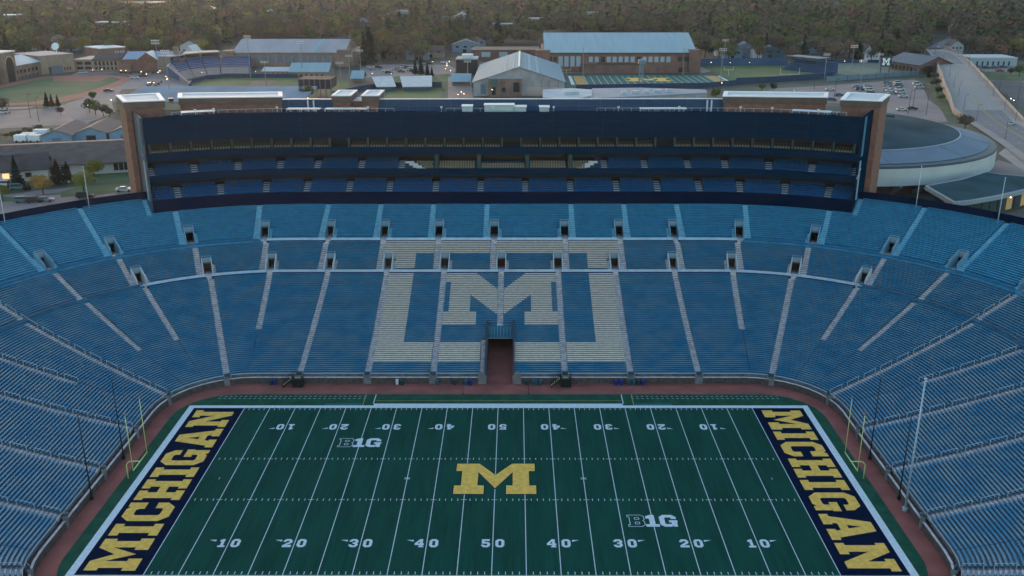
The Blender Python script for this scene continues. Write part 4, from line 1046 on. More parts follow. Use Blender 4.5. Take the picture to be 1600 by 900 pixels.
for x in (.1, .75, .83, .93): B = MB(); B.box((*bd.P(bd.L*x, -.1), bd.z+bd.h*.5+1), (.2, .2, bd.h)); B.build('downpipe', mat('pipe_grey', (.15,.14,.15), .7), bd.o)
bd.win(X(bd,751,150), X(bd,759,150), 1, 5.5, mat('window_bluish', (.10,.18,.24), .3)); bd.win(X(bd,824,150), X(bd,880,150), .5, 4.0, mat('pale_pink_wall', (.46,.34,.30), .9), 'pale_wall', y=-.1)
an = Bld('brick_annex', 'small brick annex with dark windows and a flat roof in front of the gable hall', 'annex', g(763,151), g(815,151), 12, 9); an.h = hz(an, 3, 123); an.walls(b_brick2); an.o.location.z = GZ
an.flat(mat('annex_roof', (.33,.34,.38), .8), .4); k = an.h/10
an.win(1, 4.2, 7*k, 9.6*k, mat('window_teal', (.03,.11,.12), .3)); an.win(1.6, 3.4, 1*k, 5.4*k); an.win(6.2, 8, 2.6*k, 5*k); an.win(11.6, 14.4, 2.6*k, 8*k); an.win(5.9, 6.5, 7*k, 8.4*k, brick_band, 'wall_letter'); an.win(7.3, 7.9, 7*k, 8.4*k, brick_band, 'wall_letter')
# long hall on the left with pale roof
bd = Bld('field_house', 'long brick field house with a pale grey roof left of centre, behind the ballpark', 'hall', g(360,104), g(552,104), 42, 8.6, wallm=b_brick2); bd.h = hz(bd, 20, 82); bd.walls()
bd.gable(hz(bd, 30, 61.5, 21)-bd.h, rf_grey, x0=2.5, x1=bd.L-5); bd.winrow(3, bd.L-12, 25, .6, 2.4, 6.4, [mat('window_bluish', (.10,.18,.24)), mat('window_bluish2', (.10,.14,.2), .3)], 'tall_window')
bd.blk('corner_tower', -4, 3, -2, 8, -1, bd.h+1, b_brick2); bd.blk('corner_tower', bd.L-9, bd.L-2, -2, 9, -1, bd.h+1.5, b_brick2)
B = MB(); B.face([(*bd.P(bd.L*.66, -.4), bd.z+bd.h+.3), (*bd.P(bd.L*.69, -.4), bd.z+bd.h+.3), (*bd.P(bd.L*.73, 20.8), bd.z+hz(bd, 30, 61.5, 21)+.3), (*bd.P(bd.L*.70, 20.8), bd.z+hz(bd, 30, 61.5, 21)+.3)]); B.build('skylight', mat('skylight_pale', (.42,.55,.60)), bd.o)
bd = Bld('low_brick_building', 'small brick building with a pale blue gable roof beside the ballpark outfield', 'building', g(453,121), g(513,121), 16, 4.4, wallm=mat('brick_pinkish', (.24,.16,.14), .9, .1, .4)); bd.h = hz(bd, 3, 112); bd.walls(); bd.gable(hz(bd, 5, 98.5, 8)-bd.h, rf_blue); bd.winrow(2, bd.L-2, 6, .5, .3, 1.6)
bd = Bld('low_brick_building', 'low brick wing with a flat pale blue roof left of the small gabled building', 'building', g(410,119), g(452,119), 14, 3.2, wallm=b_brick2); bd.h = hz(bd, 3, 111.5); bd.walls(); bd.gable(1.4, rf_blue); bd.winrow(1, bd.L-1, 5, .5, .3, 1.8, mat('opening_pale', (.3,.26,.25), .8))
# warehouse directly behind the left half of the grandstand
bd = Bld('warehouse', 'long tan warehouse with a plain grey blue roof right behind the grandstand roof', 'warehouse', g(182,172), g(470,172), 34, 9, wallm=mat('tan_block', (.33,.25,.17), .9, .1, .3)); bd.h = hz(bd, 30, 159.5); bd.walls()
bd.gable(max(.6, hz(bd, 30, 135.5, 33)-bd.h)*1.0, mat('warehouse_roof', (.19,.26,.33), .95, .1, .08, stretch=(1,.3,1), spec=.05), mid=.97); bd.win(2, 9, 1, 5.5, mat('roller_door', (.25,.26,.28), .6), 'roller_door')
bd.winrow(14, 40, 4, .3, 3, 5)
# ballpark grandstand, curved, blue seats
bp = thing('ballpark_stand', 'curved ballpark grandstand with blue seats and a covered press box behind it', 'grandstand', (*g(330,118), GZ)); cpx = [(262,121),(268,113),(290,108),(315,105.5),(345,104),(395,103.5)]; fr = [(298,134),(292,127),(305,122.5),(325,120.5),(345,119.5),(388,119)]
back = [Vector(g(*q)) for q in cpx]; front = [Vector(g(*q)) for q in fr]
for (t0, t1, h0, h1, m, nm) in ((0,.45,.6,2.6, mat('bleacher_grey', (.21,.185,.19), .9, .1, .6), 'lower_seating'), (.45,1,2.8,6, mat('ballpark_seat_blue', (.008,.05,.15), .7, .25, 1.2), 'upper_seating')):
    for i in range(5):
        B = MB(); n = 6
        for k in range(n):
            ta, tb = t0+(t1-t0)*k/n, t0+(t1-t0)*(k+1)/n; hh = h0+(h1-h0)*k/n
            q = [front[i].lerp(back[i], ta), front[i+1].lerp(back[i+1], ta), front[i+1].lerp(back[i+1], tb), front[i].lerp(back[i], tb)]; s0 = .03
            q = [q[0].lerp(q[1], s0), q[1].lerp(q[0], s0), q[2].lerp(q[3], s0), q[3].lerp(q[2], s0)]
            B.prism([tuple(p) for p in q], GZ-.2, GZ+hh+.5)
        B.build(nm, m, bp)
B = MB()
for i in range(5): B.prism([tuple(front[i]), tuple(front[i+1]), tuple(back[i+1]), tuple(back[i])], GZ-.3, [GZ+.4, GZ+.4, GZ+5.6, GZ+5.6] if False else GZ+.4)
B.build('base', mat('stand_grey', (.2,.19,.19), .9), bp)
for i in (1, 2, 3):
    a, b = back[i], back[i+1]; n = Vector((-(b-a).y, (b-a).x)).normalized()
    B = MB(); B.prism([tuple(a), tuple(b), tuple(b+n*7), tuple(a+n*7)], GZ, GZ+8.4); o = B.build('press_box', mat('press_box_tan', (.2,.16,.13), .9), bp)
    B = MB(); B.prism([tuple(a-n*2.5), tuple(b-n*2.5), tuple(b+n*7.5), tuple(a+n*7.5)], GZ+8.5, GZ+9.0); B.build('canopy', mat('canopy_tan', (.36,.31,.30), .8), o)
    B = MB(); B.prism([tuple(a.lerp(b,.05)-n*.15), tuple(a.lerp(b,.95)-n*.15), tuple(a.lerp(b,.95)), tuple(a.lerp(b,.05))], GZ+6.3, GZ+8); B.build('window', win_d, o)
# ballpark walls
def fence(label, px, h, m, name='fence', cat='fence', th=.25, z0=GZ, posts=6., group=None, pm=None):
    pts = [Vector(g(*q)) for q in px]; t = thing(name, label, cat, (*pts[0], z0), group); B = MB(); Q = MB()
    for a, b in zip(pts, pts[1:]):
        n = (b-a).normalized(); n = Vector((-n.y, n.x))*th/2; B.prism([tuple(a-n), tuple(b-n), tuple(b+n), tuple(a+n)], z0-.2, z0+h)
        l = (b-a).length; k = max(1, int(l/posts))
        for i in range(k+1): p = a.lerp(b, i/k); Q.beam((p.x, p.y-.2, z0), (p.x, p.y-.2, z0+h+.1), .15)
    B.build('panel', m, t); Q.build('posts', pm or steel_w if False else (pm or mat('fence_post', (.03,.05,.08), .7)), t); return t
nav_f = mat('fence_navy', (.008,.035,.09), .8); nav_l = mat('fence_blue', (.012,.07,.16), .8)
fence('dark blue outfield wall of the ballpark in front of the small brick buildings', [(296,139),(300,131),(322,124),(355,121.5),(400,121.5),(465,121.5)], 2.2, nav_f)
fence('blue fence winding between the ballpark and the two slanted roofs', [(520,152),(560,143),(600,137.5),(690,136)], 2.6, nav_f)
fence('long blue windscreen along the far side of the grass practice field', [(1090,103),(1170,102),(1230,101.5)], 4.2, nav_l)
fence('dark blue windscreen along the near side of the grass practice field', [(1150,131),(1210,128.5),(1300,122),(1303,120)], 3.0, nav_f)
fence('pale grey fence between the soccer field and the car park', [(1290,127.5),(1340,124),(1436,118)], 2.6, mat('fence_palegrey', (.13,.19,.23), .8))
fence('dark blue mesh fence along the far side of the soccer field', [(1276,98.5),(1372,98)], 1.8, nav_f)
fence('blue mesh fence down the right side of the soccer field', [(1372,98),(1436,114)], 1.8, nav_l)
fence('dark windscreen fence between the practice turf and the low flat roofs', [(900,140),(1100,137),(1180,130)], 2.4, nav_f)
# dark batting cage, slanted roofs, black cube
bd = Bld('batting_cage', 'dark mesh batting cage on posts behind the grandstand roof', 'cage', g(468,151), g(518,151), 14, 8); bd.h = hz(bd, 5, 124)
bd.blk('netting', 0, bd.L, 0, bd.D, 3.5, bd.h, mat('netting_dark', (.025,.022,.03), .95)); 
for i in range(7): bd.blk('post', bd.L*i/6-.2, bd.L*i/6+.2, -.2, .2, 0, bd.h+.3, mat('post_lilac', (.12,.11,.15), .8))
for lab, q in (('large pale blue slanted roof shelter, left one of the pair by the blue fence', [(619,135.5),(588,136),(581,120.5),(613,119.5)]), ('wider pale blue slanted roof shelter, right one of the pair by the blue fence', [(675,135.5),(629,136),(625,119.5),(675,118.5)])):
    P_ = [g(*c_) for c_ in q]; t = thing('roof_shelter', lab, 'shelter', (*P_[1], GZ), 'slanted roof shelters'); hN = 1.5; 
    P_ = [(pt_ground(c_[0], c_[1], GZ+(2 if i < 2 else 4.5))) for i, c_ in enumerate(q)]; P_ = [(p.x, p.y) for p in P_]
    B = MB(); B.prism(P_, [GZ+1.9,GZ+1.9,GZ+4.4,GZ+4.4], [GZ+2.2,GZ+2.2,GZ+4.7,GZ+4.7]); B.build('roof', mat('shelter_roof', (.40,.46,.49), .7, .1, .4), t)
    B = MB(); B.prism(inset(P_, 1.0) , GZ-.2, GZ+1.9); B.build('wall', mat('shelter_wall', (.05,.08,.12), .9), t)
for lab, q in (('small pale blue roof kiosk left of the gable hall', (707,733,134,117.5)), ('small pale roof kiosk behind the ballpark corner', (551,566,129,116.5))):
    bd = Bld('kiosk', lab, 'kiosk', g(q[0], q[2]), g(q[1], q[2]), 9, 2.6, wallm=b_brick2); bd.walls(); bd.gable(2.8, rf_blue, over=1)
bd = Bld('black_screen_block', 'tall black block with a pale equipment roof left of the gable hall', 'building', g(713,117), g(746,117), 16, 8, wallm=mat('black_cladding', (.012,.018,.026), .9)); bd.h = hz(bd, 3, 93.5); bd.walls(); bd.flat(mat('equipment_roof', (.27,.27,.31), .8), .6); bd.blk('roof_unit', 3, 9, 4, 9, bd.h+.5, bd.h+2.5, steel_w)
bd = Bld('long_brick_building', 'long low brick building behind the gable hall', 'building', g(736,94), g(842,94), 25, 6, wallm=mat('brick_darkish', (.12,.07,.065), .9, .15, .3)); bd.h = hz(bd, 3, 79); bd.walls(); bd.flat(mat('dark_roof', (.07,.055,.055), .9), .4); bd.winrow(4, 26, 2, .5, 2, 5, win_p)
# flat pale roofs just behind the grandstand, right of centre
for lab, q, h, m in (('low pale flat roofed building behind the grandstand, with a kinked roof edge', [(848,153),(893,157),(925,150),(925,141),(890,138.5),(848,141)], 5, 'a'), ('long narrow grey roof building stretching right behind the grandstand', [(922,155),(1105,146),(1103,141),(1000,138),(925,139)], 4.5, 'b')):
    P_ = [(pt_ground(*c_, GZ+h)) for c_ in q]; P_ = [(p.x, p.y) for p in P_]; t = thing('flat_roof_building', lab, 'building', (*P_[0], GZ)); B = MB(); B.prism(P_, GZ-.5, GZ+h-.3); B.build('wall', b_beige if m == 'a' else b_grey, t)
    B = MB(); B.prism(ccw(P_), GZ+h-.28, GZ+h+.3); o = B.build('roof', mat('roof_'+m, (.34,.40,.46) if m == 'a' else (.20,.23,.29), .7, .12, .12), t)
    for k in range(5 if m == 'b' else 3):
        q0 = Vector(P_[0]).lerp(Vector(P_[2 if m == 'a' else 1]), .2+.15*k); q0 = q0.lerp(Vector(P_[3]), .35); B = MB(); B.box((q0.x, q0.y, GZ+h+.9), (2.2+k % 2, 2, 1.2)); B.build('roof_unit', unit_w, o)
# far left: arena with arched portico, beige wing and office wing
bd = Bld('arched_arena', 'brick arena with a tall arched portico and pale roofs at the left edge', 'arena', g(-60,143), g(65,117), 40, 8, wallm=b_brick2); bd.h = hz(bd, bd.L*.8, 100); bd.walls()
xa, xb = X(bd,15,130), X(bd,33,126); hp = hz(bd, (xa+xb)/2, 82)
pw = bd.blk('portico', xa, xb, -2.5, 14, -1, hp, b_brick2); bd.blk('portico_cap', xa-.5, xb+.5, -3, 14.5, hp, hp+.6, rf_white, pw)
B = MB(); cxx = (xa+xb)/2; ra = (xb-xa)*.30; zs = hp*.62; pts = [(-ra, 0), (ra, 0), (ra, zs)]+[(ra*cos(a), zs+ra*sin(a)) for a in [radians(k) for k in (20,45,70,90,110,135,160)]]+[(-ra, zs)]
B.face([(*bd.P(cxx+px_, -2.6), bd.z+zz) for px_, zz in pts]); B.build('arch_opening', dark_m, pw)
B = MB(); 
for k in range(12):
    a0, a1 = pi*k/12, pi*(k+1)/12; r0, r1 = ra, ra*1.25
    B.face([(*bd.P(cxx+r*cos(a), -2.65), bd.z+zs+r*sin(a)) for r, a in ((r0,a0),(r1,a0),(r1,a1),(r0,a1))])
B.build('arch_trim', mat('arch_trim', (.33,.28,.22), .8), pw)
for x0_, x1_, n in ((2, xa-2, 12), (xb+2, bd.L-2, 6)): bd.winrow(x0_, x1_, n, .5, 3, bd.h-2.6, win_d); bd.winrow(x0_, x1_, n, .7, -.5, 1.6, mat('base_opening', (.07,.06,.06), .8), 'doorway')
bd.gable(5.5, rf_white, x1=xa-1, y1=38); bd.gable(3.5, rf_white, x0=xb+1, x1=bd.L, y1=20)
bd = Bld('beige_wing', 'windowless beige block building between the arched arena and the office wing', 'building', g(66,117), g(118,112), 28, 9, wallm=b_beige); bd.h = hz(bd, 4, 88); bd.walls(); bd.flat(mat('roof_bluegrey', (.16,.19,.24), .8), .5); bd.winrow(bd.L*.65, bd.L*.9, 3, .5, 1.5, 3); bd.blk('lower_block', bd.L*.22, bd.L*.55, -3, 0, -1, 4, mat('lower_block_blue', (.10,.13,.17), .8))  # lower block in one even grey blue
B = MB(); c = bd.P(bd.L*.8, 10); B.tube([(c[0], c[1], bd.z+bd.h+.5), (c[0], c[1], bd.z+bd.h+3.2)], .25, 8); B.box((c[0], c[1]-.3, bd.z+bd.h+3.4), (4.4, .3, 4.2)) if False else B.tube([(c[0], c[1]-.6, bd.z+bd.h+4.2), (c[0], c[1]-.2, bd.z+bd.h+4)], 2.2, 18, 1.2); B.build('satellite_dish', white_m, bd.o)
bd = Bld('office_wing', 'two-storey beige and dark office wing with a dark roof, beside the oval track end', 'building', g(117,111), g(188,111), 22, 6.5, wallm=b_beige); bd.h = hz(bd, 3, 94); bd.walls(); bd.gable(3, rf_dark, x0=bd.L*.42); bd.flat(mat('roof_bluegrey', (.16,.19,.24)), .4, x1=bd.L*.4)
bd.winrow(1, bd.L*.4, 2, .75, 1, 2.4); bd.winrow(1, bd.L*.4, 2, .75, 3.6, 5.2); bd.winrow(bd.L*.44, bd.L-1, 6, .5, .6, 2.4); bd.winrow(bd.L*.44, bd.L-1, 6, .5, 3.2, 5.4)
bd = Bld('white_roof_building', 'brick building with a bright white flat roof among the trees behind the office wing', 'building', g(158,93), g(198,90), 22, 6, wallm=b_brick); bd.h = hz(bd, 3, 76); bd.walls(); bd.flat(white_m, .5); bd.winrow(bd.L*.55, bd.L-1, 4, .6, 2, bd.h-2, win_p)
bd = Bld('blue_roof_brick_building', 'brick building with bright blue and pale roofs left of the ballpark', 'building', g(190,113), g(283,112), 24, 7.5, wallm=mat('brick_deep', (.16,.075,.06), .9, .15, .3)); bd.h = hz(bd, 4, 93); bd.walls(); bd.gable(3.2, mat('roof_blue_bright', (.10,.22,.38), .5), x0=bd.L*.05, x1=bd.L*.95, over=.2); bd.gable(3.8, rf_blue, 'y', x0=bd.L*.3, x1=bd.L*.62, y1=12, y0=-1)
bd.blk('end_tower', bd.L*.86, bd.L*.93, 6, 10, 0, bd.h+6, b_brick2); bd.blk('low_front_wing', bd.L*.0, bd.L*.2, -5, 0, -1, 5, b_brick)
bd = Bld('white_gable_house', 'white gabled building between the brick ballpark buildings and the trees', 'house', g(287,98), g(307,98), 14, 5, wallm=mat('white_siding', (.5,.52,.55), .8)); bd.walls(); bd.gable(5, rf_white, 'y')
# near left: dark roofed office, house front, three sheds
nl = Bld('dark_roof_office', 'long low office with a dark shingle roof behind the road at the left', 'building', g(-60,283), g(222,268), 38, 3.4, wallm=mat('white_render', (.45,.44,.43), .8, .06, .5)); nl.walls(); nl.gable(hz(nl, nl.L*.7, 222, 19)-3.4, rf_dark, over=1.4)
nl.winrow(nl.L*.42, nl.L*.60, 3, .8, .8, 2.8); nl.winrow(nl.L*.84, nl.L*.99, 5, .85, .8, 2.9)
hs = Bld('white_house_wing', 'white walled wing with a dark roof and one lit orange window, behind the conifer', 'building', g(-60,291), g(76,281), 10, 3.6, wallm=mat('white_render', (.45,.44,.43))); hs.walls(); hs.gable(3.2, rf_dark, over=.8)
hs.win(X(hs,6,286), X(hs,16,286), 1.2, 2.6, mat('lit_window', (1.0,.36,.16), .5, emit=.55), 'lit_window'); hs.win(X(hs,41,284), X(hs,51,283), 1.2, 2.5)
for lab, a, b, v in (('blue grey storage shed with a brown roof, leftmost of the three', 66, 113, 226), ('blue grey storage shed with an open dark door, middle of the three', 119, 167, 222), ('blue grey storage shed, rightmost of the three beside the brick tower', 172, 220, 221)):
    bd = Bld('storage_shed', lab, 'shed', g(a, v), g(b, v-1), 22, 3.6, 'three storage sheds', wallm=mat('shed_blue', (.16,.27,.36), .7, .06, .5)); bd.h = hz(bd, 1, v-13); bd.walls(); bd.gable(2.0, mat('shed_roof_brown', (.13,.10,.10), .9, .1, .5), 'y', over=.35)
    bd.win(bd.L*.35, bd.L*.66, 0, 2.2, dark_m if a == 119 else mat('shed_door', (.10,.17,.23), .7), 'door')
for lab, px, v, sx_ in (('white box trailer parked left of the sheds, biggest', 47, 219, 5), ('small white trailer left of the sheds, between two others', 56, 222, 4), ('white van body beside the left shed', 66, 213, 5), ('low white trailer at the left end of the row by the sheds', 34, 222, 4)):
    x, y = g(px, v); t = thing('trailer', lab, 'trailer', (x, y, GZ), 'white trailers by the sheds'); B = MB(); B.box((x, y, GZ+1.5), (sx_, 2.4, 2.1)); B.build('body', white_m, t)
    for dx in (-1.2, 1.2): B = MB(); B.tube([(x+dx, y-1.3, GZ+.4), (x+dx, y-1.0, GZ+.4)], .4, 10); B.build('wheel', black_m, t)
# small stands and the scoreboard by the fields
def stand(lab, a, b, D, h, m, n=6):
    bd = Bld('spectator_stand', lab, 'stand', a, b, D, h)
    for i in range(n): bd.blk('seat_tier', 0, bd.L, D*i/n, D*(i+1)/n-.02, -.2, .8+(h-.8)*i/n, m)
    return bd
bd = stand('blue open stand by the corner of the grass practice field', g(1222,109), g(1288,116), 12, 6.5, mat('stand_blue', (.012,.06,.14), .8)); 
bd.blk('roof', -1, bd.L*.75, 4, 15, 7.2, 7.6, mat('stand_roof_blue', (.015,.08,.13), .6))
for x in (0, bd.L*.35, bd.L*.7): bd.blk('post', x, x+.3, 4, 4.3, 0, 7.2, mat('post_blue', (.02,.08,.14), .7))
bd = Bld('covered_stand', 'covered brick soccer stand with a dark blue roof beside the M scoreboard', 'stand', g(1388,108), g(1436,116), 20, 5.2); bd.walls(b_brick2); bd.gable(3.8, mat('stand_roof_dark', (.012,.04,.075), .5, .2, .2), over=1.5); bd.winrow(2, bd.L-2, 7, .6, .8, 3.2)
x, y = g(1382,114); t = thing('scoreboard', 'dark blue scoreboard bearing a white block letter M at the soccer field', 'scoreboard', (x, y, GZ)); hb, ht = height_at(x, y, 104), height_at(x, y, 89.5)
wb = 17.2/2.76; B = MB(); B.box((x, y, GZ+(hb+ht)/2), (wb, .8, ht-hb)); B.build('board', mat('board_navy', (.008,.03,.09), .6), t)
B = MB(); s_ = wb*.68/12.6; B.prism([(0,0),(1,0),(1,1)], 0, 0) if False else None
sh = sheet([((px_-6.3)*s_, (py_-4.5)*s_*1.15) for px_, py_ in Mp], 0); B.v = [(x+p[0], y-.45, GZ+(hb+ht)/2+p[1]) for p in sh.v]; B.f = sh.f; B.m = sh.m; B.build('letter', mat('letter_white', (.75,.76,.7), .6), t)
for dx in (-wb*.38, wb*.38): B = MB(); B.beam((x+dx, y, GZ), (x+dx, y, GZ+hb), .4); B.build('post', mat('post_dark', (.03,.05,.07), .7), t)
# houses behind the fields
bd = Bld('white_house', 'white house with two gables left of the covered soccer stand', 'house', g(1350,95), g(1374,95), 12, 6, wallm=mat('white_siding', (.5,.52,.55))); bd.walls(); bd.gable(3.4, rf_dark, 'y', x1=bd.L*.5); bd.gable(3, rf_dark, x0=bd.L*.5); bd.winrow(1, bd.L-1, 4, .4, 2, 3.4)
bd = Bld('white_house', 'tall white house with a steep gable behind the grass practice field', 'house', g(1176,92), g(1190,92), 10, 6.5, wallm=mat('white_siding', (.5,.52,.55))); bd.walls(); bd.gable(3.5, rf_dark, 'y'); bd.winrow(1, bd.L-1, 2, .4, 3, 4.6)
bd = Bld('low_white_building', 'long low pale building right of the street bridge', 'building', g(1514,103), g(1588,103), 20, 4.4, wallm=mat('pale_blue_wall', (.24,.31,.36), .8)); bd.walls(); bd.flat(mat('roof_palegrey', (.36,.40,.43), .7), .5); bd.winrow(3, bd.L-3, 7, .3, .2, 2.6)

# round arena with annex ------------------------------------------------------------
ar = thing('round_arena', 'huge round arena with blue grey dome roof and pale ring wall, right of the grandstand', 'arena', (118,190,GZ))
# ellipse fitted to ring wall: right edge (1560), lower rim
def Z(h): return GZ+h
zt, zb = 12.5, 6.0
rt = pt_ground(1559, 243, Z(zt)); lf = pt_ground(1330, 292-22, Z(zt))
ACX, ACY, ARX, ARY = 96.5, 163.0, 50.6, 50.6
def ring_pt(a, k=1., dk=0): return (ACX+(ARX*k+dk)*cos(a), ACY+(ARY*k+dk)*sin(a))
N_ = 96
def lathe(B, prof_, a0=0, a1=2*pi):
    for i in range(N_):
        p, q = a0+(a1-a0)*i/N_, a0+(a1-a0)*(i+1)/N_
        for (k0, z0), (k1, z1) in zip(prof_, prof_[1:]):
            A_, B_ = ring_pt(p, k0), ring_pt(q, k0); C_, D_ = ring_pt(q, k1), ring_pt(p, k1)
            B.face([(*A_, Z(z0)), (*B_, Z(z0)), (*C_, Z(z1)), (*D_, Z(z1))])
B = MB(); lathe(B, [(1.0, 3.3), (1.0, 7.9)]); B.build('ring_wall', mat('arena_pale', (.42,.46,.46), .8, .05, .2), ar, smooth=True)
B = MB(); lathe(B, [(1.0, 7.9), (.995, 8.5), (.955, 8.7)]); B.build('roof_gutter', mat('gutter_dark', (.025,.05,.07), .6), ar, smooth=True)
B = MB(); lathe(B, [(.955, 8.8), (.88, 9.8), (.80, 10.8)]); B.build('outer_roof', mat('arena_roof_outer', (.15,.20,.26), .85, .06, .15, spec=.15), ar, smooth=True)
B = MB(); lathe(B, [(.80, 10.82), (.5, 12.2), (.25, 12.9), (.001, 13.1)]); B.build('inner_roof', mat('arena_roof_inner', (.010,.042,.062), .95, 0, .05, col2=(.04,.085,.11), detail=10, spec=.05), ar, smooth=True)
B = MB(); lathe(B, [(.806, 10.88), (.797, 11.0)]); B.build('roof_rim', mat('rim_pale', (.30,.36,.40), .8), ar)
B = MB(); lathe(B, [(.90, -1), (.90, 3.4)]); B.build('base_wall', b_brick, ar)
B = MB(); lathe(B, [(.90, 3.3), (1.0, 3.3)]); B.build('soffit', mat('arena_soffit', (.10,.10,.10), .9), ar)
mat('roof_seam', (.16,.22,.26), .9)
for i in range(12):
    a = 2*pi*i/12+.1; p, q = ring_pt(a, .955), ring_pt(a, .80); B = MB(); B.beam((*p, Z(8.86)), (*q, Z(10.86)), .12, .1); B.build('roof_seam', mat('roof_seam', (.16,.22,.26)), ar)
for i, (a, k, s_) in enumerate(((.4,.55,4),(.9,.3,3))):
    p = ring_pt(a, k); B = MB(); B.box((*p, Z(11.95+(.6-k)*2)), (s_, 1.6, 1.0), .4*i); B.build('roof_unit', mat('arena_unit', (.03,.06,.075), .9), ar)
for i in range(40):
    a = 2*pi*i/40; B = MB(); p, q = ring_pt(a, .99), ring_pt(a, .90); B.beam((*p, Z(3.3)), (*q, Z(0)), .8, 1.0); B.build('rib', mat('arena_rib', (.30,.33,.33), .8), ar)
bd = thing('arena_annex', 'low arena annex with a flat dark blue roof and pale fascia, at the right edge', 'annex', (*g(1540,320), GZ))
AP = [(1490,316),(1520,313),(1560,306),(1600,297),(1680,276),(1700,258),(1600,275),(1565,272),(1540,268),(1500,280),(1445,290)]
P_ = [pt_ground(*c_, GZ+6) for c_ in AP]; P_ = [(p.x, p.y) for p in P_]
B = MB(); B.prism(ccw(P_), GZ+5.0, GZ+6); B.build('roof_slab', [mat('annex_fascia', (.22,.27,.31), .7), mat('annex_roof_dark', (.012,.055,.075), .95, .25, .12, detail=8, spec=.08)], bd) if False else B.build('roof_slab', mat('annex_fascia', (.22,.27,.31), .7), bd)
B = MB(); add_sheet(B, inset(ccw(P_), .7), GZ+6.05); B.build('roof', mat('annex_roof_dark', (.012,.055,.075), .95, .25, .12, detail=8, spec=.08), bd)
B = MB(); B.prism(inset(ccw(P_), 2.2), GZ-.2, GZ+5.0); o = B.build('wall', mat('annex_glass', (.05,.06,.045), .3), bd)
iq = inset(ccw(P_), 2.1)
for k in range(len(iq)):
    a, b = Vector(iq[k]), Vector(iq[(k+1) % len(iq)]); l = (b-a).length; n = int(l/3)
    for i in range(n):
        p, q = a.lerp(b, (i+.15)/max(1, n)), a.lerp(b, (i+.85)/max(1, n)); d_ = (b-a).normalized(); nn = Vector((d_.y, -d_.x))*.06
        B = MB(); B.prism([tuple(p), tuple(q), tuple(q+nn), tuple(p+nn)], GZ+1, GZ+4.4); B.build('window', mat('annex_window', (.03,.06,.07), .15) if (i+k) % 4 else mat('annex_window_warm', (.28,.20,.09), .4, emit=.12), o)
# ================================================================== street furniture, cars, trees, houses
import numpy as np
lamp_lit = mat('lamp_glow', (1.0,.78,.50), .5, emit=5.0); lamp_or = mat('lamp_glow_orange', (1.0,.55,.25), .5, emit=5.0); pole_m = mat('lamp_pole_dark', (.03,.035,.04), .6)
def copy_tree(src, loc, rz=0, label=None, group=None, scale=None, name=None):
    r_ = src.copy(); COL.objects.link(r_); r_.location = loc; r_.rotation_euler = (0, 0, rz)
    if scale: r_.scale = scale
    if label: r_['label'] = label
    if group: r_['group'] = group
    for ch in src.children:
        c = ch.copy(); COL.objects.link(c); c.parent = r_
        for gch in ch.children: d_ = gch.copy(); COL.objects.link(d_); d_.parent = c
    return r_
class Proto:
    """first use places the prototype itself, later uses copy it"""
    ALL = []
    def __init__(s, root): s.r = root; s.used = False; Proto.ALL.append(s)
    def put(s, x, y, z=GZ, rz=0, label=None, group=None, sc_=None):
        if not s.used:
            s.used = True; o = s.r; o.location = (x, y, z); o.rotation_euler = (0, 0, rz)
            if sc_: o.scale = sc_
            if label: o['label'] = label
            if group: o['group'] = group
            return o
        return copy_tree(s.r, (x, y, z), rz, label, group, sc_ or (1,1,1))
def mk_lamp(lit, h=8):
    t = thing('street_lamp', 'street lamp', 'street lamp'); B = MB(); B.tube([(0,0,0),(0,0,h)], .12, 6, .07); B.build('post', pole_m, t)
    B = MB(); B.tube([(0,0,h),(.5,0,h+.3),(1.0,0,h+.3)], .06, 5); B.build('arm', pole_m, t)
    B = MB(); B.box((1.2,0,h+.28), (.7,.35,.2)); o = B.build('lamp_head', pole_m, t)
    if lit:
        B = MB(); 
        B.tube([(1.2,0,h+.16),(1.2,0,h-.12)], .36, 8, .22); B.build('bulb', lit, o)
    return Proto(t)
L_w, L_o, L_d = mk_lamp(lamp_lit), mk_lamp(lamp_or), mk_lamp(None)
def zone(u, v):
    if v < 60: return 'glowing among the far trees'
    if u < 262: return 'lit beside the track and plaza at the left'
    if u < 420: return 'lit beside the ballpark'
    if u < 700: return 'lit behind the left half of the grandstand'
    if u < 900: return 'lit beside the gable roofed hall'
    if u < 1300: return 'lit at the edge of the grass practice field'
    return 'lit at the right side of the photo'
lit_px = [(31,70,0),(77,41,1),(145,111,0),(159,110,0),(189,112,0),(200,112,0),(224,114,0),(232,118,0),(250,115,0),(249.5,112.5,0),(259,122,0),(261,125,1),(264,127,0),(231,132,0),(238,132,0),(244,132,0),(261,141,0),(248,144,0),
  (315,115,1),(399,114,0),(484,158,0),(584,117,0),(614,117,0),(607.5,163,0),(631,163,0),(653.5,163,0),(664,160,0),(687.5,160,0),(678,97,0),(697,104,0),(700,101,0),(704,97,0),(698,109,1),(706,112,0),(719,148,0),(718,152,1),(723,151,1),(713,93,0),(767,144,0),
  (1112,98.5,0),(1142,98.5,0),(1172,98.5,0),(1125,133,0),(1260,96.5,0),(1288.5,96.5,0),(1317,96.5,0),(1346,96.5,0),(1549,27,0),(1514,43,1),(1528,47,1),(1466,76,1),(1575,159,0),(1579,162,0),(1571,323,0),(137,170,0),(178,161,0)]
for u, v, k in lit_px:
    vb = v+ (10 if v > 85 else 5); x, y = g(u, vb); h_ = height_at(x, y, v); s_ = max(.5, min(1.6, h_/8.0))
    (L_o if k else L_w).put(x, y, GZ, 0 if u % 2 else pi, 'street lamp '+zone(u, v)+(', orange' if k else ', white'), 'lit street lamps '+zone(u, v), (s_,)*3)
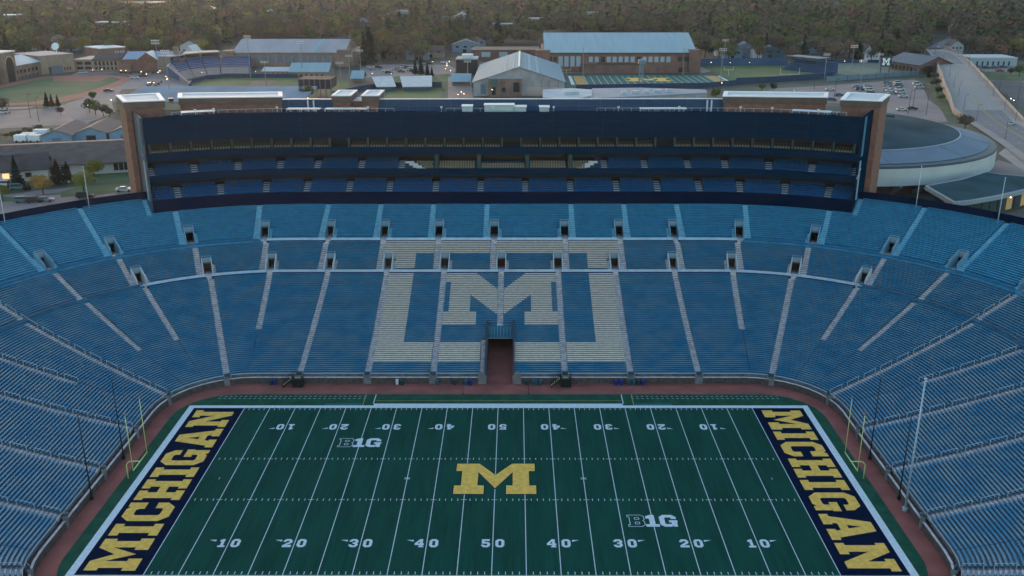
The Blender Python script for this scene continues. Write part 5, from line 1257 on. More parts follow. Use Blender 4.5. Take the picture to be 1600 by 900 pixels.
# unlit lamps along the street bridge (both sides) and in the car park
for i in range(9):
    for t_, sd in ((.17, 0), (.86, pi)):
        k = (i+.3)*.95; a = int(k); 
        if a >= len(BL)-1: continue
        p = across(a, t_).lerp(across(a+1, t_), k-a); L_d.put(p.x, p.y, p.z, sd, 'dark unlit street lamp on the %s pavement of the street bridge' % ('left' if t_ < .5 else 'right'), 'street lamps on the bridge, %s side' % ('left' if t_ < .5 else 'right'), (.8,.8,.75))
for u, v in ((1419,178),(1447,180),(1426,170),(1345,152),(1303,158),(1272,140),(61,190),(48,185),(1560,150),(1590,158),(1380,150),(1463,155)):
    x, y = g(u, v); L_d.put(x, y, GZ, 0, 'dark unlit lamp post standing in a car park', 'dark lamp posts of the car parks', (1.0,1.0,1.15))
# sports light masts
def mk_mast():
    t = thing('light_mast', 'mast', 'light mast'); B = MB(); B.tube([(0,0,0),(0,0,24)], .28, 8, .16); B.build('pole', mat('mast_grey', (.20,.22,.26), .6), t)
    for z in (22.6, 23.8): 
        B = MB(); B.beam((-2.2,0,z),(2.2,0,z), .18); B.build('crossarm', mat('mast_grey', (.2,.22,.26)), t)
        for k in range(5): B = MB(); B.box((-2+k, -.3, z+.35), (.6,.35,.6)); B.build('floodlight', mat('flood_pale', (.45,.47,.48), .4), t)
    return Proto(t)
MT = mk_mast()
for u, vb, vt, lab in ((67+186,150,63,'tall light mast between the plaza and the ballpark'), (267,158,79,'light mast at the near corner of the ballpark'), (473,120,65,'light mast in front of the long field house roof'), (392,122,56,'tallest light mast by the field house, left of the roof stripe'), (416,134,96,'light mast with a wide bank of lamps above the outfield'),
        (547,124,86,'light mast at the right end of the field house'), (533,141,97,'light mast right of the batting cage'), (564,118,78,'light mast left of the small car park'), (731,130,95,'light mast beside the black screen block'), (1329,124,71,'light mast at the soccer field, left side'), (1288,123,84,'light mast between the two grass fields'),
        (1131,99,62,'light mast behind the far fence of the grass practice field'), (911,118,72,'light mast in front of the practice hall, left'), (1067,118,72,'light mast in front of the practice hall, right'), (1126,131,76,'light mast at the right end of the practice turf'), (1343,145,94,'thin light mast between soccer field and car park'), (1371,118,84,'light mast left of the scoreboard')):
    x, y = g(u, vb); h_ = height_at(x, y, vt); MT.put(x, y, GZ, 0, lab, 'sports field light masts', (.8, .8, h_/24.2))
# camera tower on the practice field and small goal posts
x, y = g(1001,135); t = thing('camera_tower', 'grey blue steel camera tower with a square cabin at the edge of the practice turf', 'tower', (x, y, GZ)); h_ = height_at(x, y, 92); cm = mat('tower_blue', (.13,.20,.25), .6)
B = MB(); B.box((x, y, GZ+h_*.75), (1.0,1.0,h_*.5)); B.build('cabin_shaft', cm, t)
for dx in (-1, 1):
    for dy in (-1, 1): B = MB(); B.beam((x+dx*.9, y+dy*.9, GZ), (x+dx*.9, y+dy*.9, GZ+h_*.95), .25); B.build('leg', cm, t)
B = MB(); B.box((x, y, GZ+h_*.9), (3.4, 3, h_*.14)); B.build('platform', cm, t)
for i in range(6): B = MB(); z_ = GZ+h_*(.12+.14*i); B.beam((x-.9, y-.9, z_), (x+.9, y-.9, z_+h_*.12), .15); B.build('brace', cm, t)
for u, vb, vt, w_, lab in ((885,118,105,5,'small pale goal post at the left end of the practice turf'), (1138,118,104,5,'small pale goal post right of the practice turf'), (1233,125,106,10,'wide pale goal frame at the right of the grass practice field')):
    x, y = g(u, vb); h_ = height_at(x, y, vt); t = thing('practice_goal', lab, 'goal post', (x, y, GZ)); B = MB(); B.beam((x, y, GZ), (x, y, GZ+3), .25); B.build('post', mat('goal_pale', (.45,.45,.35), .6), t)
    B = MB(); B.beam((x-w_/2, y, GZ+3), (x+w_/2, y, GZ+3), .2); B.build('crossbar', mat('goal_pale', (.45,.45,.35)), t)
    for dx in (-w_/2, w_/2): B = MB(); B.beam((x+dx, y, GZ+3), (x+dx, y, GZ+h_), .18); B.build('upright', mat('goal_pale', (.45,.45,.35)), t)

# --- cars
car_cols = {'white': (.42,.44,.46), 'silver': (.20,.22,.25), 'dark': (.025,.03,.035), 'blue': (.02,.07,.17), 'teal': (.05,.14,.18), 'red': (.22,.03,.03)}
CP_ = {}
def mk_car(col, suv):
    t = thing('parked_car', 'car', 'car'); m = mat('car_'+col, car_cols[col], .5, spec=.3); H = 1.65 if suv else 1.35; k = .25 if suv else 0
    prof_ = [(-2.25,.35),(-2.28,.75),(-2.1,.98 if not suv else 1.1),(-1.25,1.02 if not suv else 1.12),(1.15,.98),(2.0,.82),(2.25,.65),(2.22,.35)]
    if suv: prof_ = [(-2.25,.35),(-2.28,.8),(-2.2,1.08),(-1.9,1.1),(1.05,1.02),(2.0,.9),(2.25,.7),(2.22,.35)]
    B = MB()
    n = len(prof_)
    for y in (-.9, .9): B.face([(a, y, z) for a, z in prof_], flip=y > 0)
    for i in range(n): a, b = prof_[i], prof_[(i+1) % n]; B.face([(a[0],-.9,a[1]),(a[0],.9,a[1]),(b[0],.9,b[1]),(b[0],-.9,b[1])], flip=True)
    B.build('body', m, t)
    c0, c1, r0, r1 = (-1.7,.95,-1.05,.25) if not suv else (-2.15,1.0,-1.95,.3)
    B = MB(); z0 = 1.0; lo = [(c0,-.8),(c1,-.8),(c1,.8),(c0,.8)]; hi = [(r0,-.62),(r1,-.62),(r1,.62),(r0,.62)]
    for i in range(4): B.face([(*lo[i],z0),(*lo[(i+1)%4],z0),(*hi[(i+1)%4],H-.05),(*hi[i],H-.05)])
    B.build('windows', mat('car_window', (.02,.025,.03), .6, spec=.2), t)
    B = MB(); B.prism([(r0-.05,-.66),(r1+.05,-.66),(r1+.05,.66),(r0-.05,.66)], H-.06, H+.02); B.build('roof', m, t)
    for x in (-1.4, 1.35):
        for y in (-.92, .92): B = MB(); B.tube([(x, y-.1*np.sign(y), .33), (x, y+.03*np.sign(y), .33)], .33, 10); B.build('wheel', black_m, t)
    return Proto(t)
def car(u, v, col, lab, rz=0, suv=False, group=None, z=GZ):
    k = (col, suv)
    if k not in CP_: CP_[k] = mk_car(col, suv)
    if z == GZ: x, y = g(u, v)
    else: q = pt_ground(u, v, z); x, y = q.x, q.y
    CP_[k].put(x, y, z, rz, lab, group)
for u, v, c, rz, s_, lab in ((38,316,'teal',.25,1,'teal van parked at the left, leftmost of three by the road'), (56,316,'dark',.25,1,'dark car parked at the left, middle of three by the road'), (71,315,'silver',.2,0,'silver car parked at the left, rightmost of three by the road'),
        (134,309,'dark',.1,1,'dark car half hidden by the stadium rim, below the round tree'), (195,299,'white',.1,0,'white car half hidden by the stadium rim beside the brick tower'),
        (170,143,'dark',0,0,'dark car driving on the street beside the oval track'), (130,115,'white',0,1,'white car standing on the plaza in front of the office wing'), (211,123,'white',.1,0,'white car at the right tip of the oval track'), (224,120,'dark',0,0,'dark car right of the white one at the tip of the oval track'),
        (5,171,'white',1.4,1,'white truck on the car park at the left edge, farther one'), (9,177,'white',1.4,1,'white car on the car park at the left edge, nearer one'),
        (12,291,'white',.1,1,'white van behind the conifer by the white house wing'), (97,287,'white',.2,0,'white car under the orange-yellow tree'), (30,296,'teal',.2,1,'pale van between the small conifers'),
        (1248,144,'white',0,0,'white car at the left end of the big right car park'), (1297,141,'white',0,0,'white car right of the lone one in the big right car park'), (1311,150,'blue',.1,0,'blue car just above the gap in the brick roofs'), (1299,157,'blue',0,0,'blue car seen in the gap between the two brick roofs'),
        (1340,137.5,'blue',0,0,'blue car in the left group of the right car park, far row left'), (1343,141,'blue',0,1,'blue car in the left group of the right car park, nearest left'), (1356,136,'silver',0,0,'silver car in the left group of the right car park, far row right'), (1357,139,'white',0,0,'white car in the left group of the right car park, middle right'), (1359,142.5,'white',0,1,'white car in the left group of the right car park, near right'), (1359,146.5,'dark',0,0,'dark car in the left group of the right car park, nearest of all'),
        (1386,131,'teal',0,0,'teal car at the far end of the right cluster of parked cars'), (1387,135,'silver',0,0,'silver car in the left file of the right cluster, second'), (1388,139,'white',0,0,'white car in the left file of the right cluster, third'), (1391,143,'white',0,0,'white car in the left file of the right cluster, fourth'), (1394,147,'silver',0,0,'silver car in the left file of the right cluster, nearest'),
        (1404,131,'white',0,1,'white van in the right file of the right cluster, farthest'), (1404,135,'teal',0,1,'teal van in the right file of the right cluster'), (1406,141,'white',0,1,'white van in the right file of the right cluster, third'), (1407,146,'white',0,1,'white van in the right file of the right cluster, nearest'),
        (1411,152,'white',0,0,'white car alone in front of the right cluster'), (1433,133,'white',0,1,'white van by the verge of the right car park, farther'), (1436,138,'white',0,1,'white van by the verge of the right car park, nearer'), (1409,173,'white',0,0,'white car left of the dark one above the arena roof'), (1425,171,'dark',0,0,'dark car above the arena roof'),
        (1540,107,'dark',0,0,'dark car left in front of the low pale building at the right'), (1553,107,'blue',0,0,'blue car in front of the low pale building at the right'), (1567,106,'dark',0,0,'dark car right in front of the low pale building at the right'), (1562,112,'red',0,0,'red car in front of the low pale building at the right')):
    car(u, v, c, lab, rz, bool(s_))
car(1579,195,'white','white car driving on the wide street at the right edge', 1.05, False, z=GZ+.25)
car(1466,74.5,'white','white car with its headlights on at the crest of the street bridge', 1.2, False, z=GZ+3.6)
i_ = 0
for u, v in ((579,106.5),(583,109),(592,106.5),(603,112),(608,115),(617,109.5),(622,109.5),(627,113),(632,106),(637,106.5),(641,110.5),(645,107),(646,112),(650,108),(671,101),(694,99),(664,104)):
    car(u, v, ['white','silver','dark','white','dark'][i_ % 5], 'small %s car on the car park between the field house and the tall conifers' % ['white','silver','dark','white','dark'][i_ % 5], 0, i_ % 2 == 0, group='%s cars on the car park beside the field house' % ['white','silver','dark','white','dark'][i_ % 5]); i_ += 1
for u in range(1120, 1180, 5):
    c = ['silver','white','dark','blue'][i_ % 4]; car(u, 98+(u % 3)*.8, c, 'small %s car in the row behind the far blue fence' % c, 0, i_ % 2 == 0, group='%s cars behind the far blue fence' % c); i_ += 1

# --- trees
rng = np.random.default_rng(5)
leafcols = {'bare': (.125,.088,.062), 'bare2': (.082,.074,.054), 'olive': (.095,.108,.038), 'yellow': (.17,.15,.04), 'green': (.045,.066,.030), 'rust': (.14,.076,.054), 'conifer': (.014,.030,.022), 'orange': (.36,.20,.05), 'spring': (.20,.19,.045)}
def leaf_mat(k):
    c = leafcols[k]; m = mat('foliage_'+k, tuple(q*1.15 for q in c), .9, 0, .10, col2=tuple(q*.8 for q in c), detail=3, spec=.1, obj_random=.22); return m
bark = mat('bark', (.05,.04,.033), .95, .2, 2)
def clumps_round(h, r, n, trunk=.25):
    """centres of leaf clumps through an uneven rounded crown"""
    c = []
    lob = [(rng.uniform(-.62,.62)*r, rng.uniform(-.62,.62)*r, h*(.55+rng.uniform(-.12,.18)), r*rng.uniform(.34,.58)) for _ in range(10)]+[(0,0,h*.62,r*.75)]*2
    while len(c) < n:
        l = lob[rng.integers(len(lob))]; d_ = rng.normal(size=3); d_ /= np.linalg.norm(d_); q = rng.uniform(.7,1.0)**.5
        p = np.array(l[:3])+d_*l[3]*q*np.array([1,1,.8])
        if p[2] < h*trunk: continue
        c.append(p)
    return np.array(c)
def clumps_cone(h, r, n):
    t = rng.uniform(0,1,n)**.75*1.0; z = h*(.08+.92*(1-t)); a = rng.uniform(0,2*pi,n); lay = .75+.25*np.sin(z*5); rr = r*t*lay*np.sqrt(rng.uniform(.35,1,n)); return np.stack([rr*np.cos(a), rr*np.sin(a), z], 1)
def quads(C, s0, s1, cen=None):
    n = len(C); d1 = rng.normal(size=(n,3))
    if cen is not None: N_ = C-np.array(cen); N_ /= np.linalg.norm(N_,axis=1)[:,None]+1e-6; N_ += rng.normal(size=(n,3))*.33; N_ /= np.linalg.norm(N_,axis=1)[:,None]; d1 -= (d1*N_).sum(1)[:,None]*N_
    d1 /= np.linalg.norm(d1,axis=1)[:,None]; d2 = rng.normal(size=(n,3)) if cen is None else np.cross(N_, d1); d2 -= (d2*d1).sum(1)[:,None]*d1; d2 /= np.linalg.norm(d2,axis=1)[:,None]
    s = rng.uniform(s0, s1, n)[:,None]; V = np.stack([C-d1*s-d2*s*.7, C+d1*s-d2*s*.7, C+d1*s*.8+d2*s*.7, C-d1*s*.9+d2*s*.7], 1); return V.reshape(-1,3)
def np_mesh(name, V, mats_, mi=None):
    me = bpy.data.meshes.new(name); n = len(V)//4; me.vertices.add(len(V)); me.vertices.foreach_set('co', V.astype(np.float32).ravel()); me.loops.add(4*n); me.loops.foreach_set('vertex_index', np.arange(4*n, dtype=np.int32)); me.polygons.add(n)
    me.polygons.foreach_set('loop_start', np.arange(0,4*n,4,dtype=np.int32)); me.polygons.foreach_set('loop_total', np.full(n,4,dtype=np.int32))
    for m in mats_: me.materials.append(m)
    if mi is not None: me.polygons.foreach_set('material_index', mi.astype(np.int32))
    me.update(calc_edges=True); return me
def trunk_mb(h, r, top, nb=5):
    B = MB(); B.tube([(0,0,-.3),(.1,0,h*.3),(0,.15,h*top)], r, 7, r*.45)
    for i in range(nb):
        a = 2*pi*i/nb+.4; z0 = h*(.25+.3*i/nb); B.tube([(0,0,z0),(cos(a)*h*.12, sin(a)*h*.12, z0+h*.12),(cos(a)*h*.24, sin(a)*h*.24, z0+h*.28)], r*.45, 5, r*.12)
    return B
TP = {}
def tree_proto(kind, variant=0, dense=900, size=(.18,.42)):
    k = (kind, variant, dense)
    if k in TP: return TP[k]
    t = thing('conifer_tree' if kind == 'conifer' else 'broadleaf_tree', 'tree', 'tree')
    if kind == 'conifer': h, r = 12., 3.0; C = clumps_cone(h, r, int(dense*1.1)); B = trunk_mb(h, .28, .9, 0)
    else: h, r = 11., 4.6; C = clumps_round(h, r, dense); B = trunk_mb(h, .30, .62)
    B.build('trunk', bark, t)
    o = bpy.data.objects.new('crown', np_mesh('crown', quads(C, *size, cen=(0,0,h*.5 if kind != 'conifer' else h*.1)), [leaf_mat(kind)])); COL.objects.link(o); o.parent = t
    TP[k] = Proto(t); return TP[k]
def tree(u, vb, vt, kind, lab, group=None, var=0, wide=1., dense=900, size=(.18,.42)):
    x, y = g(u, vb); h_ = height_at(x, y, vt); base = 12. if kind == 'conifer' else 11.*.98; s_ = h_/base
    tree_proto(kind, var, dense, size).put(x, y, GZ, rng.uniform(0,6), lab, group, (s_*wide, s_*wide, s_)); return x, y, s_
# near trees at the left
tree(131,300,264.5,'spring','round yellow green tree in front of the dark office, nearer to the rim',None,0,1.35,3200,(.10,.24)); tree(148,284,243,'spring','larger round yellow green tree behind the other, in front of the dark office',None,1,1.05,3200,(.10,.24))
tree(68,304,269,'orange','round tree with orange yellow leaves left of the parked cars',None,0,1.15,3000,(.10,.24)); tree(5,313,286,'spring','small yellow tree at the left edge by the car park',None,0,1.1,2500,(.10,.25))
tree(28,292,243,'conifer','tall dark conifer in front of the white house wing',None,0,1.05,3000,(.14,.3)); tree(92,288,249,'conifer','broad dark conifer between the two yellow trees',None,1,1.6,3000,(.14,.3)); tree(107,285,252,'conifer','dark conifer right of the broad one, behind the yellow trees',None,2,1.3,2600,(.14,.3))
for u, v, t_, w_, lab in ((14,297,285,1.2,'small conifer at the white vans, leftmost'),(40,298,279,1.1,'small conifer just right of the tall conifer'),(46,297,284,1.2,'small conifer between tall conifer and orange tree')): tree(u, v, t_,'conifer',lab,None,0,w_,3000,(.14,.3))
for u, v, t_, w_, lab in ((74,168,144,1.0,'dark conifer in the clump by the oval track, left'),(82,168,147,1.0,'dark conifer in the clump by the oval track, middle'),(91,167,148,1.0,'dark conifer in the clump by the oval track, right')): tree(u, v, t_,'conifer',lab,None,1,w_*1.15,2600,(.16,.36))
for u, v, t_, k, lab in ((145,157,141,'green','dark green tree at the street bend'),(140,176,152,'bare2','grey brown tree left of the street by the warehouse'),(150,180,153,'olive','olive tree left of the warehouse, in front'),(162,182,160,'bare','brown tree close to the warehouse wall'),(172,184,166,'bare2','low grey brown tree beside the brick tower'),(95,180,165,'bare','small bare tree at the edge of the left car park'),(5,175,150,'bare','bare brown tree at the left edge above the car park'),
        (1507,202,176,'bare','spreading bare brown tree left of the wide street'),(1118,158,133,'olive','round olive tree just behind the brick roof block'),(1190,143,129,'yellow','yellow green tree at the left end of the right car park'),(1208,143,128,'green','dark green tree right of the yellow green one by the car park'),(478,160,128,'olive','olive tree behind the warehouse end'),(1592,120,98,'olive','olive tree by the low pale building at the right edge'),(1578,118,104,'bare2','brown tree by the low pale building at the right')):
    tree(u, v, t_, k, lab, None, 0, 1.25 if k == 'bare' and u > 1500 else 1.0, 1500, (.18,.42))
for u, v, t_, lab in ((570,104,50,'tall dark conifer right of the field house, left of a pair'),(579,104,43,'tall dark conifer right of the field house, right of a pair'),(649,117,93,'dark conifer by the small car park, left'),(658,118,88,'dark conifer by the small car park, middle'),(668,119,97,'dark conifer by the small car park, right'),(675,120,104,'small dark conifer by the small car park')): tree(u, v, t_,'conifer',lab,None,2,.85 if v < 110 else 1.0,1600,(.25,.5))
# shrubs along the verge and behind the sheds
sh_i = 0
for u, v, t_, k in ((1443,108,98,'green'),(1447,116,101,'green'),(1452,122,103,'conifer'),(1456,112,98,'green'),(1459,125,112,'bare2'),(1463,135,122,'bare2'),(1456,135,124,'bare'),(1466,147,134,'green'),(1470,158,147,'olive'),(1440,100,92,'green')):
    tree(u, v, t_, k, '%s bush on the green verge left of the street bridge' % {'green':'green','conifer':'dark','bare2':'grey brown','bare':'brown','olive':'olive'}[k], 'bushes on the verge, %s ones' % k, 0, 1.3, 900, (.22,.5))
for i in range(24):
    u = -20+i*10; v = 214-i*.55+rng.uniform(-3,5); k = ['olive','bare2','yellow','bare'][i % 4]
    tree(u, v, v-rng.uniform(8,15), k, '%s scrub tree on the strip between the sheds and the car park' % {'olive':'olive','bare2':'grey brown','yellow':'yellow green','bare':'brown'}[k], 'scrub behind the sheds, %s' % k, 1, 1.3, 900, (.2,.45))
for u, v in [(78+i*5.5, 112.3+(i % 2)) for i in range(5)]+[(190+i*7, 115+(i % 3)) for i in range(8)]+[(232+4*i, 137-(i % 3)*3) for i in range(6)]:
    tree(u, v+.5, v-5.5, 'bare2', 'small grey brown tree beside the plaza lamps', 'small trees of the plaza', 0, 1.2, 600, (.3,.6))

# houses and blocks among the trees -------------------------------------------------
hcl = []
def house(u, v, w_=9, wall=(.45,.47,.5), roof='dark', lab='', cat='house', h=5.5, D=9, along='y', flatr=False, vr=None):
    x, y = g(u, v)
    if y > 600: w_ *= 1.25; h *= 1.5; D *= 1.3
    nm = 'house' if cat == 'house' else 'apartment_block'
    bd = Bld(nm, lab, cat, (x-w_/2, y), (x+w_/2, y-.0), D, h, wallm=mat('house_wall_%d' % int(wall[0]*100+wall[2]*1000), wall, .85)); bd.walls()
    rm = {'dark': rf_dark, 'grey': rf_grey, 'blue': mat('roof_slate_blue', (.06,.10,.15), .8), 'pale': rf_white, 'brown': mat('roof_brown', (.10,.075,.065), .9)}[roof]
    if flatr: bd.flat(rm, .6); bd.winrow(1, bd.L-1, max(2, int(w_/5)), .7, h*.15, h*.35); bd.winrow(1, bd.L-1, max(2, int(w_/5)), .7, h*.55, h*.8)
    else: bd.gable(3.2, rm, along, over=.5); bd.winrow(.8, bd.L-.8, 3, .4, 3.2, 4.4); bd.win(bd.L*.4, bd.L*.55, 0, 2.1, win_d, 'door')
    hcl.append((x, y, w_)); return bd
whitew, bluew, greyw, tanw, brw = (.40,.41,.42), (.13,.19,.25), (.19,.19,.20), (.24,.19,.15), (.15,.085,.07)
house(38,16,42,greyw,'grey','long white banded block of flats at the top left corner','building',10,14,flatr=True)
house(72,40,24,whitew,'blue','pale flat building with a lit lamp among the trees at the left','building',5,14,flatr=True)
house(6,42,20,bluew,'pale','blue grey building at the left edge among the trees','building',7,14,flatr=True)
house(104,30,14,bluew,'blue','small blue roofed house in the upper left trees','house'); house(101,51,18,greyw,'grey','low grey roofed house above the beige wing','house',4)
house(63,78,13,whitew,'dark','white gabled house right above the beige wing','house',6); house(76,80,16,greyw,'grey','grey low house right of the white gabled house','house',4,along='x'); house(88,79,9,tanw,'brown','tan narrow gabled house above the satellite dish','house',7); house(112,80,10,bluew,'dark','blue grey gabled house behind the office wing','house',6)
house(178,52,24,brw,'pale','long reddish flat building in the left trees','building',6,12,flatr=True); house(196,62,12,greyw,'grey','grey gabled house above the white roofed building','house')
house(228,20,46,tanw,'grey','long tan block of flats in the far left trees','building',8,14,flatr=True); house(264,28,9,whitew,'dark','tiny white house below the lit far roof','house'); house(281,52,12,bluew,'blue','blue grey house among the trees above the plaza','house'); house(298,88,13,whitew,'dark','white house with a steep gable by the ballpark','house',7)
house(325,26,14,greyw,'pale','pale roofed house in the reddish far trees','house'); house(318,36,18,greyw,'pale','low pale building in the reddish far trees','building',4,flatr=True); house(283,15.5,26,tanw,'pale','bright flat roofed block far off at the top','building',4,flatr=True); house(340,39,26,tanw,'pale','bright flat roofed block in the reddish trees','building',4,flatr=True)
house(421,32,9,whitew,'grey','pale narrow house in the trees above the field house roof','house'); house(443,33,9,greyw,'grey','small grey house in the trees above the field house roof','house'); house(522,28,8,whitew,'dark','tiny white house in the central far trees','house')
house(565,50,10,bluew,'blue','blue grey gabled house above the conifer pair','house'); house(600,48,10,bluew,'grey','pale blue gabled house in the central trees','house'); house(625,36,22,bluew,'blue','bluish house in the far central trees, wider one','house',6,12); house(634,34,12,(.25,.33,.46),'blue','bluish house in the far central trees, beside the wider one','house')
house(719,48,20,bluew,'blue','large blue roofed house with a white gable in the central trees','house',7,12); house(722,44,8,whitew,'blue','white gable front in the central trees','house',8); house(693,46,9,bluew,'blue','small blue house left of the large blue roofed one','house'); house(733,47,9,bluew,'dark','small dark roofed house right of the large blue one','house')
house(652,94,14,(.16,.22,.30),'blue','blue grey house behind the tall dark conifers','house'); house(674,90,16,tanw,'brown','tan hip house behind the street lamps','house',4,along='x'); house(727,82,18,(.12,.20,.28),'blue','blue roofed house above the black screen block','house',5,12); house(745,75,12,bluew,'blue','low blue roofed house behind the long brick building','house',4); house(788,52,16,brw,'pale','brick building with a pale flat roof right of centre','building',5,flatr=True)
house(814,12,26,bluew,'blue','blue roofed church with a white spire at the top centre','building',6,along='x'); house(811,42,9,whitew,'dark','small white gable right of centre in the trees','house'); house(840,42,14,greyw,'pale','grey building with a white roof left above the practice hall','building',5,flatr=True); house(922,34,36,greyw,'grey','long grey flat roofed block above the practice hall','building',6,flatr=True)
house(1187,90,18,bluew,'blue','blue roofed house behind the grass practice field','house'); house(1165,88,14,greyw,'blue','grey blue house left of the tall white one','house'); house(1204,90,16,(.03,.09,.12),'blue','dark teal house right of the tall white one','house',4); house(1263,84,16,bluew,'pale','blue house with a pale roof left of the soccer field','house'); house(1308,86,14,(.10,.18,.25),'blue','dark blue gabled house behind the soccer field','house'); house(1337,90,10,greyw,'grey','low grey house left of the white house','house',4)
house(1436,78,8,whitew,'blue','small white house left of the bridge crest','house'); house(1494,84,9,whitew,'dark','small white gable right of the bridge crest','house'); house(1500,60,9,tanw,'brown','tan house right of the street beyond the bridge','house'); house(1596,78,34,bluew,'pale','pale blue flat building at the right edge','building',6,flatr=True); house(1578,40,8,bluew,'pale','tiny pale house in the far right trees','house'); house(1310,20,14,bluew,'blue','blue roofed house in the far right trees','house')
house(1205,60,10,greyw,'grey','small grey house right of the practice hall in the trees','house'); house(1145,92,12,bluew,'blue','bluish house behind the cars at the far blue fence','house'); house(1130,88,9,whitew,'dark','white house behind the light mast at the far blue fence','house')

# --- the wood
tp = []           # low detail templates
for i in range(7): tp.append(quads(clumps_round(13., 6.6, 190), .55, 1.1, (0,0,6)))
for i in range(2): tp.append(quads(clumps_cone(14., 3.9, 150), .4, .85, (0,0,3)))
tp_far = [quads(clumps_round(13., 6.8, 110), .9, 1.6, (0,0,6)) for i in range(6)]+[quads(clumps_cone(14., 3.9, 80), .7, 1.3, (0,0,3))]
kinds = ['bare','bare2','olive','green','rust','yellow']; kp = [.25,.26,.32,.11,.03,.03]
wood_mats = [leaf_mat(k) for k in kinds]+[leaf_mat('conifer')]
blocks = [((836,1092),(52,113)), ((355,556),(60,104)), ((733,845),(77,150)), ((-60,66),(82,140)), ((66,190),(90,120))]
def front_limit(u):
    """row of the photo below which there are no more trees of the wood"""
    P_ = [(-200,96),(0,92),(60,88),(120,84),(190,86),(280,88),(312,92),(350,80),(360,66),(540,66),(556,86),(600,95),(660,98),(690,88),(730,80),(760,76),(835,74),(845,57),(1078,57),(1092,88),(1125,95),(1250,93),(1300,93),(1372,95),(1436,96),(1441,76),(1450,72),(1486,72),(1500,84),(1512,90),(1600,92),(1900,96)]
    for (a, va), (b, vb) in zip(P_, P_[1:]):
        if a <= u <= b: return va+(vb-va)*(u-a)/(b-a)
    return 90
cand = []
yy = 400.
while yy < 2050:
    sp = 11.2 if yy < 900 else 12.8; hw = .60*(yy+128)+30; n = int(2*hw/sp)
    for i in range(n):
        x = -hw+sp*i+rng.uniform(-.45,.45)*sp; y = yy+rng.uniform(-.45,.45)*sp; d_ = Vector((x, y, GZ))-CAMP; z_ = d_.dot(_F); u = 800+FPX*d_.dot(_R)/z_; v = 450-FPX*d_.dot(_U)/z_
        if u < -60 or u > 1660 or v > front_limit(u)-1: continue
        if 1445 < u < 1490 and v > 52: continue
        if any(hy-(7 if y < 620 else 75) < y < hy+12 and abs(x-hx) < hw_/2+2.5 for hx, hy, hw_ in hcl): continue
        if rng.uniform() < .04: continue
        cand.append((y, x, y, u))
    yy += sp*.92
cand.sort()
near, rest = cand[:175], cand[175:]
for i in range(52):
    u = [rng.uniform(560,735), rng.uniform(1092,1440), rng.uniform(60,350), rng.uniform(1490,1610)][[0,1,2,1,2,0,3,1][i % 8]]; v = front_limit(u)+rng.uniform(-3,2.2)
    if 280 < u < 350: v = 88
    x, y = g(u, v)
    if not any(abs(x-hx) < hw_/2+1.5 and hy-2 < y < hy+11 for hx, hy, hw_ in hcl): near.append((y, x, y, u))
wp = []
for i in range(5):
    for k in ('bare','bare2','olive'): wp.append((tree_proto(k, 10+i, 520, (.25,.5)), k))
wp.append((tree_proto('green', 10, 420, (.3,.6)), 'green')); wp.append((tree_proto('conifer', 10, 420, (.3,.6)), 'conifer')); wp.append((tree_proto('rust', 10, 420, (.3,.6)), 'rust')); wp.append((tree_proto('yellow', 10, 420, (.3,.6)), 'yellow'))
desc = {'bare': 'bare brown', 'bare2': 'bare grey brown', 'olive': 'olive green budding', 'green': 'dark green', 'conifer': 'dark conifer', 'rust': 'rust coloured', 'yellow': 'yellow green'}
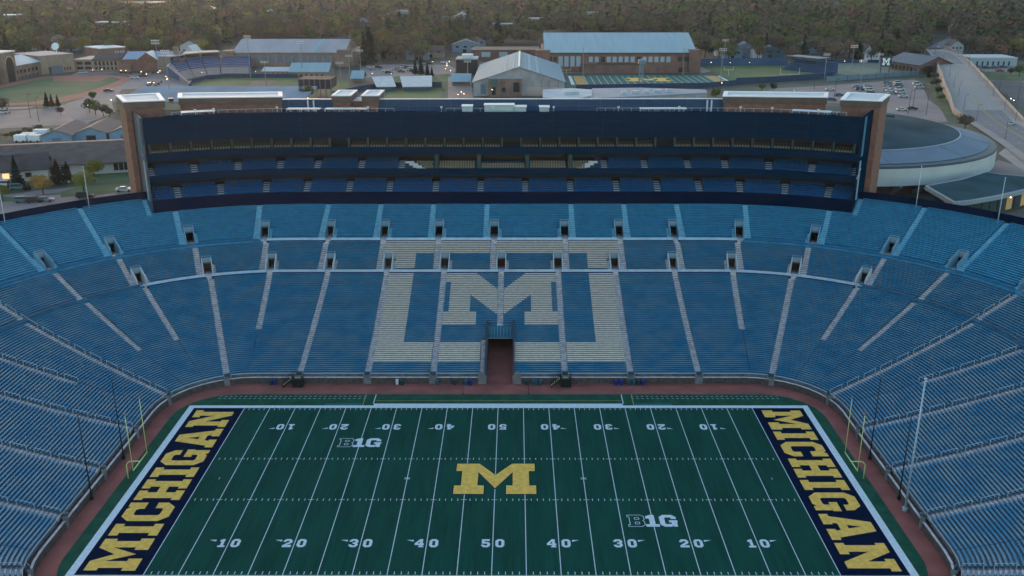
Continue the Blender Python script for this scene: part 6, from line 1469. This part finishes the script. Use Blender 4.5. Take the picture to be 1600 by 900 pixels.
for (_, x, y, u) in near:
    p, k = wp[rng.integers(len(wp))]; s_ = rng.uniform(.9,1.45); where = 'behind the left brick buildings' if u < 350 else 'behind the field house' if u < 800 else 'behind the practice hall' if u < 1260 else 'behind the soccer field'
    p.put(x, y, GZ, rng.uniform(0,6), '%s tree at the edge of the wood %s' % (desc[k], where), '%s trees %s' % (desc[k], where), (s_*rng.uniform(.9,1.15), s_*rng.uniform(.9,1.15), s_))
VV = []; MI = []
for (_, x, y, u) in rest:
    far = y > 760; con = rng.uniform() < .035
    T_ = (tp_far[-1] if con else tp_far[rng.integers(6)]) if far else (tp[7+rng.integers(2)] if con else tp[rng.integers(7)])
    a = rng.uniform(0, 2*pi); s_ = rng.uniform(.72,1.32)*(1.25 if con else 1); ca, sa = cos(a)*s_, sin(a)*s_
    V = np.empty_like(T_); V[:,0] = T_[:,0]*ca-T_[:,1]*sa+x; V[:,1] = T_[:,0]*sa+T_[:,1]*ca+y; V[:,2] = T_[:,2]*s_*rng.uniform(.85,1.3)+GZ
    VV.append(V); k = 6 if con else rng.choice(6, p=kp); MI.append(np.full(len(T_)//4, k))
VV = np.concatenate(VV); MI = np.concatenate(MI)
wo = bpy.data.objects.new('wood', np_mesh('wood', VV, wood_mats, MI)); COL.objects.link(wo); wo['kind'] = 'stuff'; wo['label'] = 'brown and olive spring wood spreading to the horizon behind the sports fields'; wo['category'] = 'wood'
gs_sheet('forest_floor', None, mat('forest_floor', (.045,.042,.032), .95, .3, .05), .01, world=[(-1400,1900),(-400,470),(400,470),(1400,1900)])

for p in Proto.ALL:                                  # kinds that were never placed
    if not p.used:
        for ch in list(p.r.children_recursive): bpy.data.objects.remove(ch)
        bpy.data.objects.remove(p.r)

# ------------------------------------------------------------------ the evening air
hzm = bpy.data.materials.new('haze_air'); hzm.use_nodes = True; hn = hzm.node_tree; hn.nodes.clear()
ho = hn.nodes.new('ShaderNodeOutputMaterial'); hv = hn.nodes.new('ShaderNodeVolumePrincipled'); hn.links.new(hv.outputs[0], ho.inputs['Volume'])
hv.inputs['Color'].default_value = (.62,.72,.92,1); hv.inputs['Density'].default_value = .42e-4; hv.inputs['Anisotropy'].default_value = .62
B = MB(); B.box((0, 950, 43), (4900, 3000, 92)); hb_ = B.build('haze', hzm); hb_['kind'] = 'stuff'; hb_['label'] = 'thin evening haze lying over the whole scene'; hb_['category'] = 'haze'
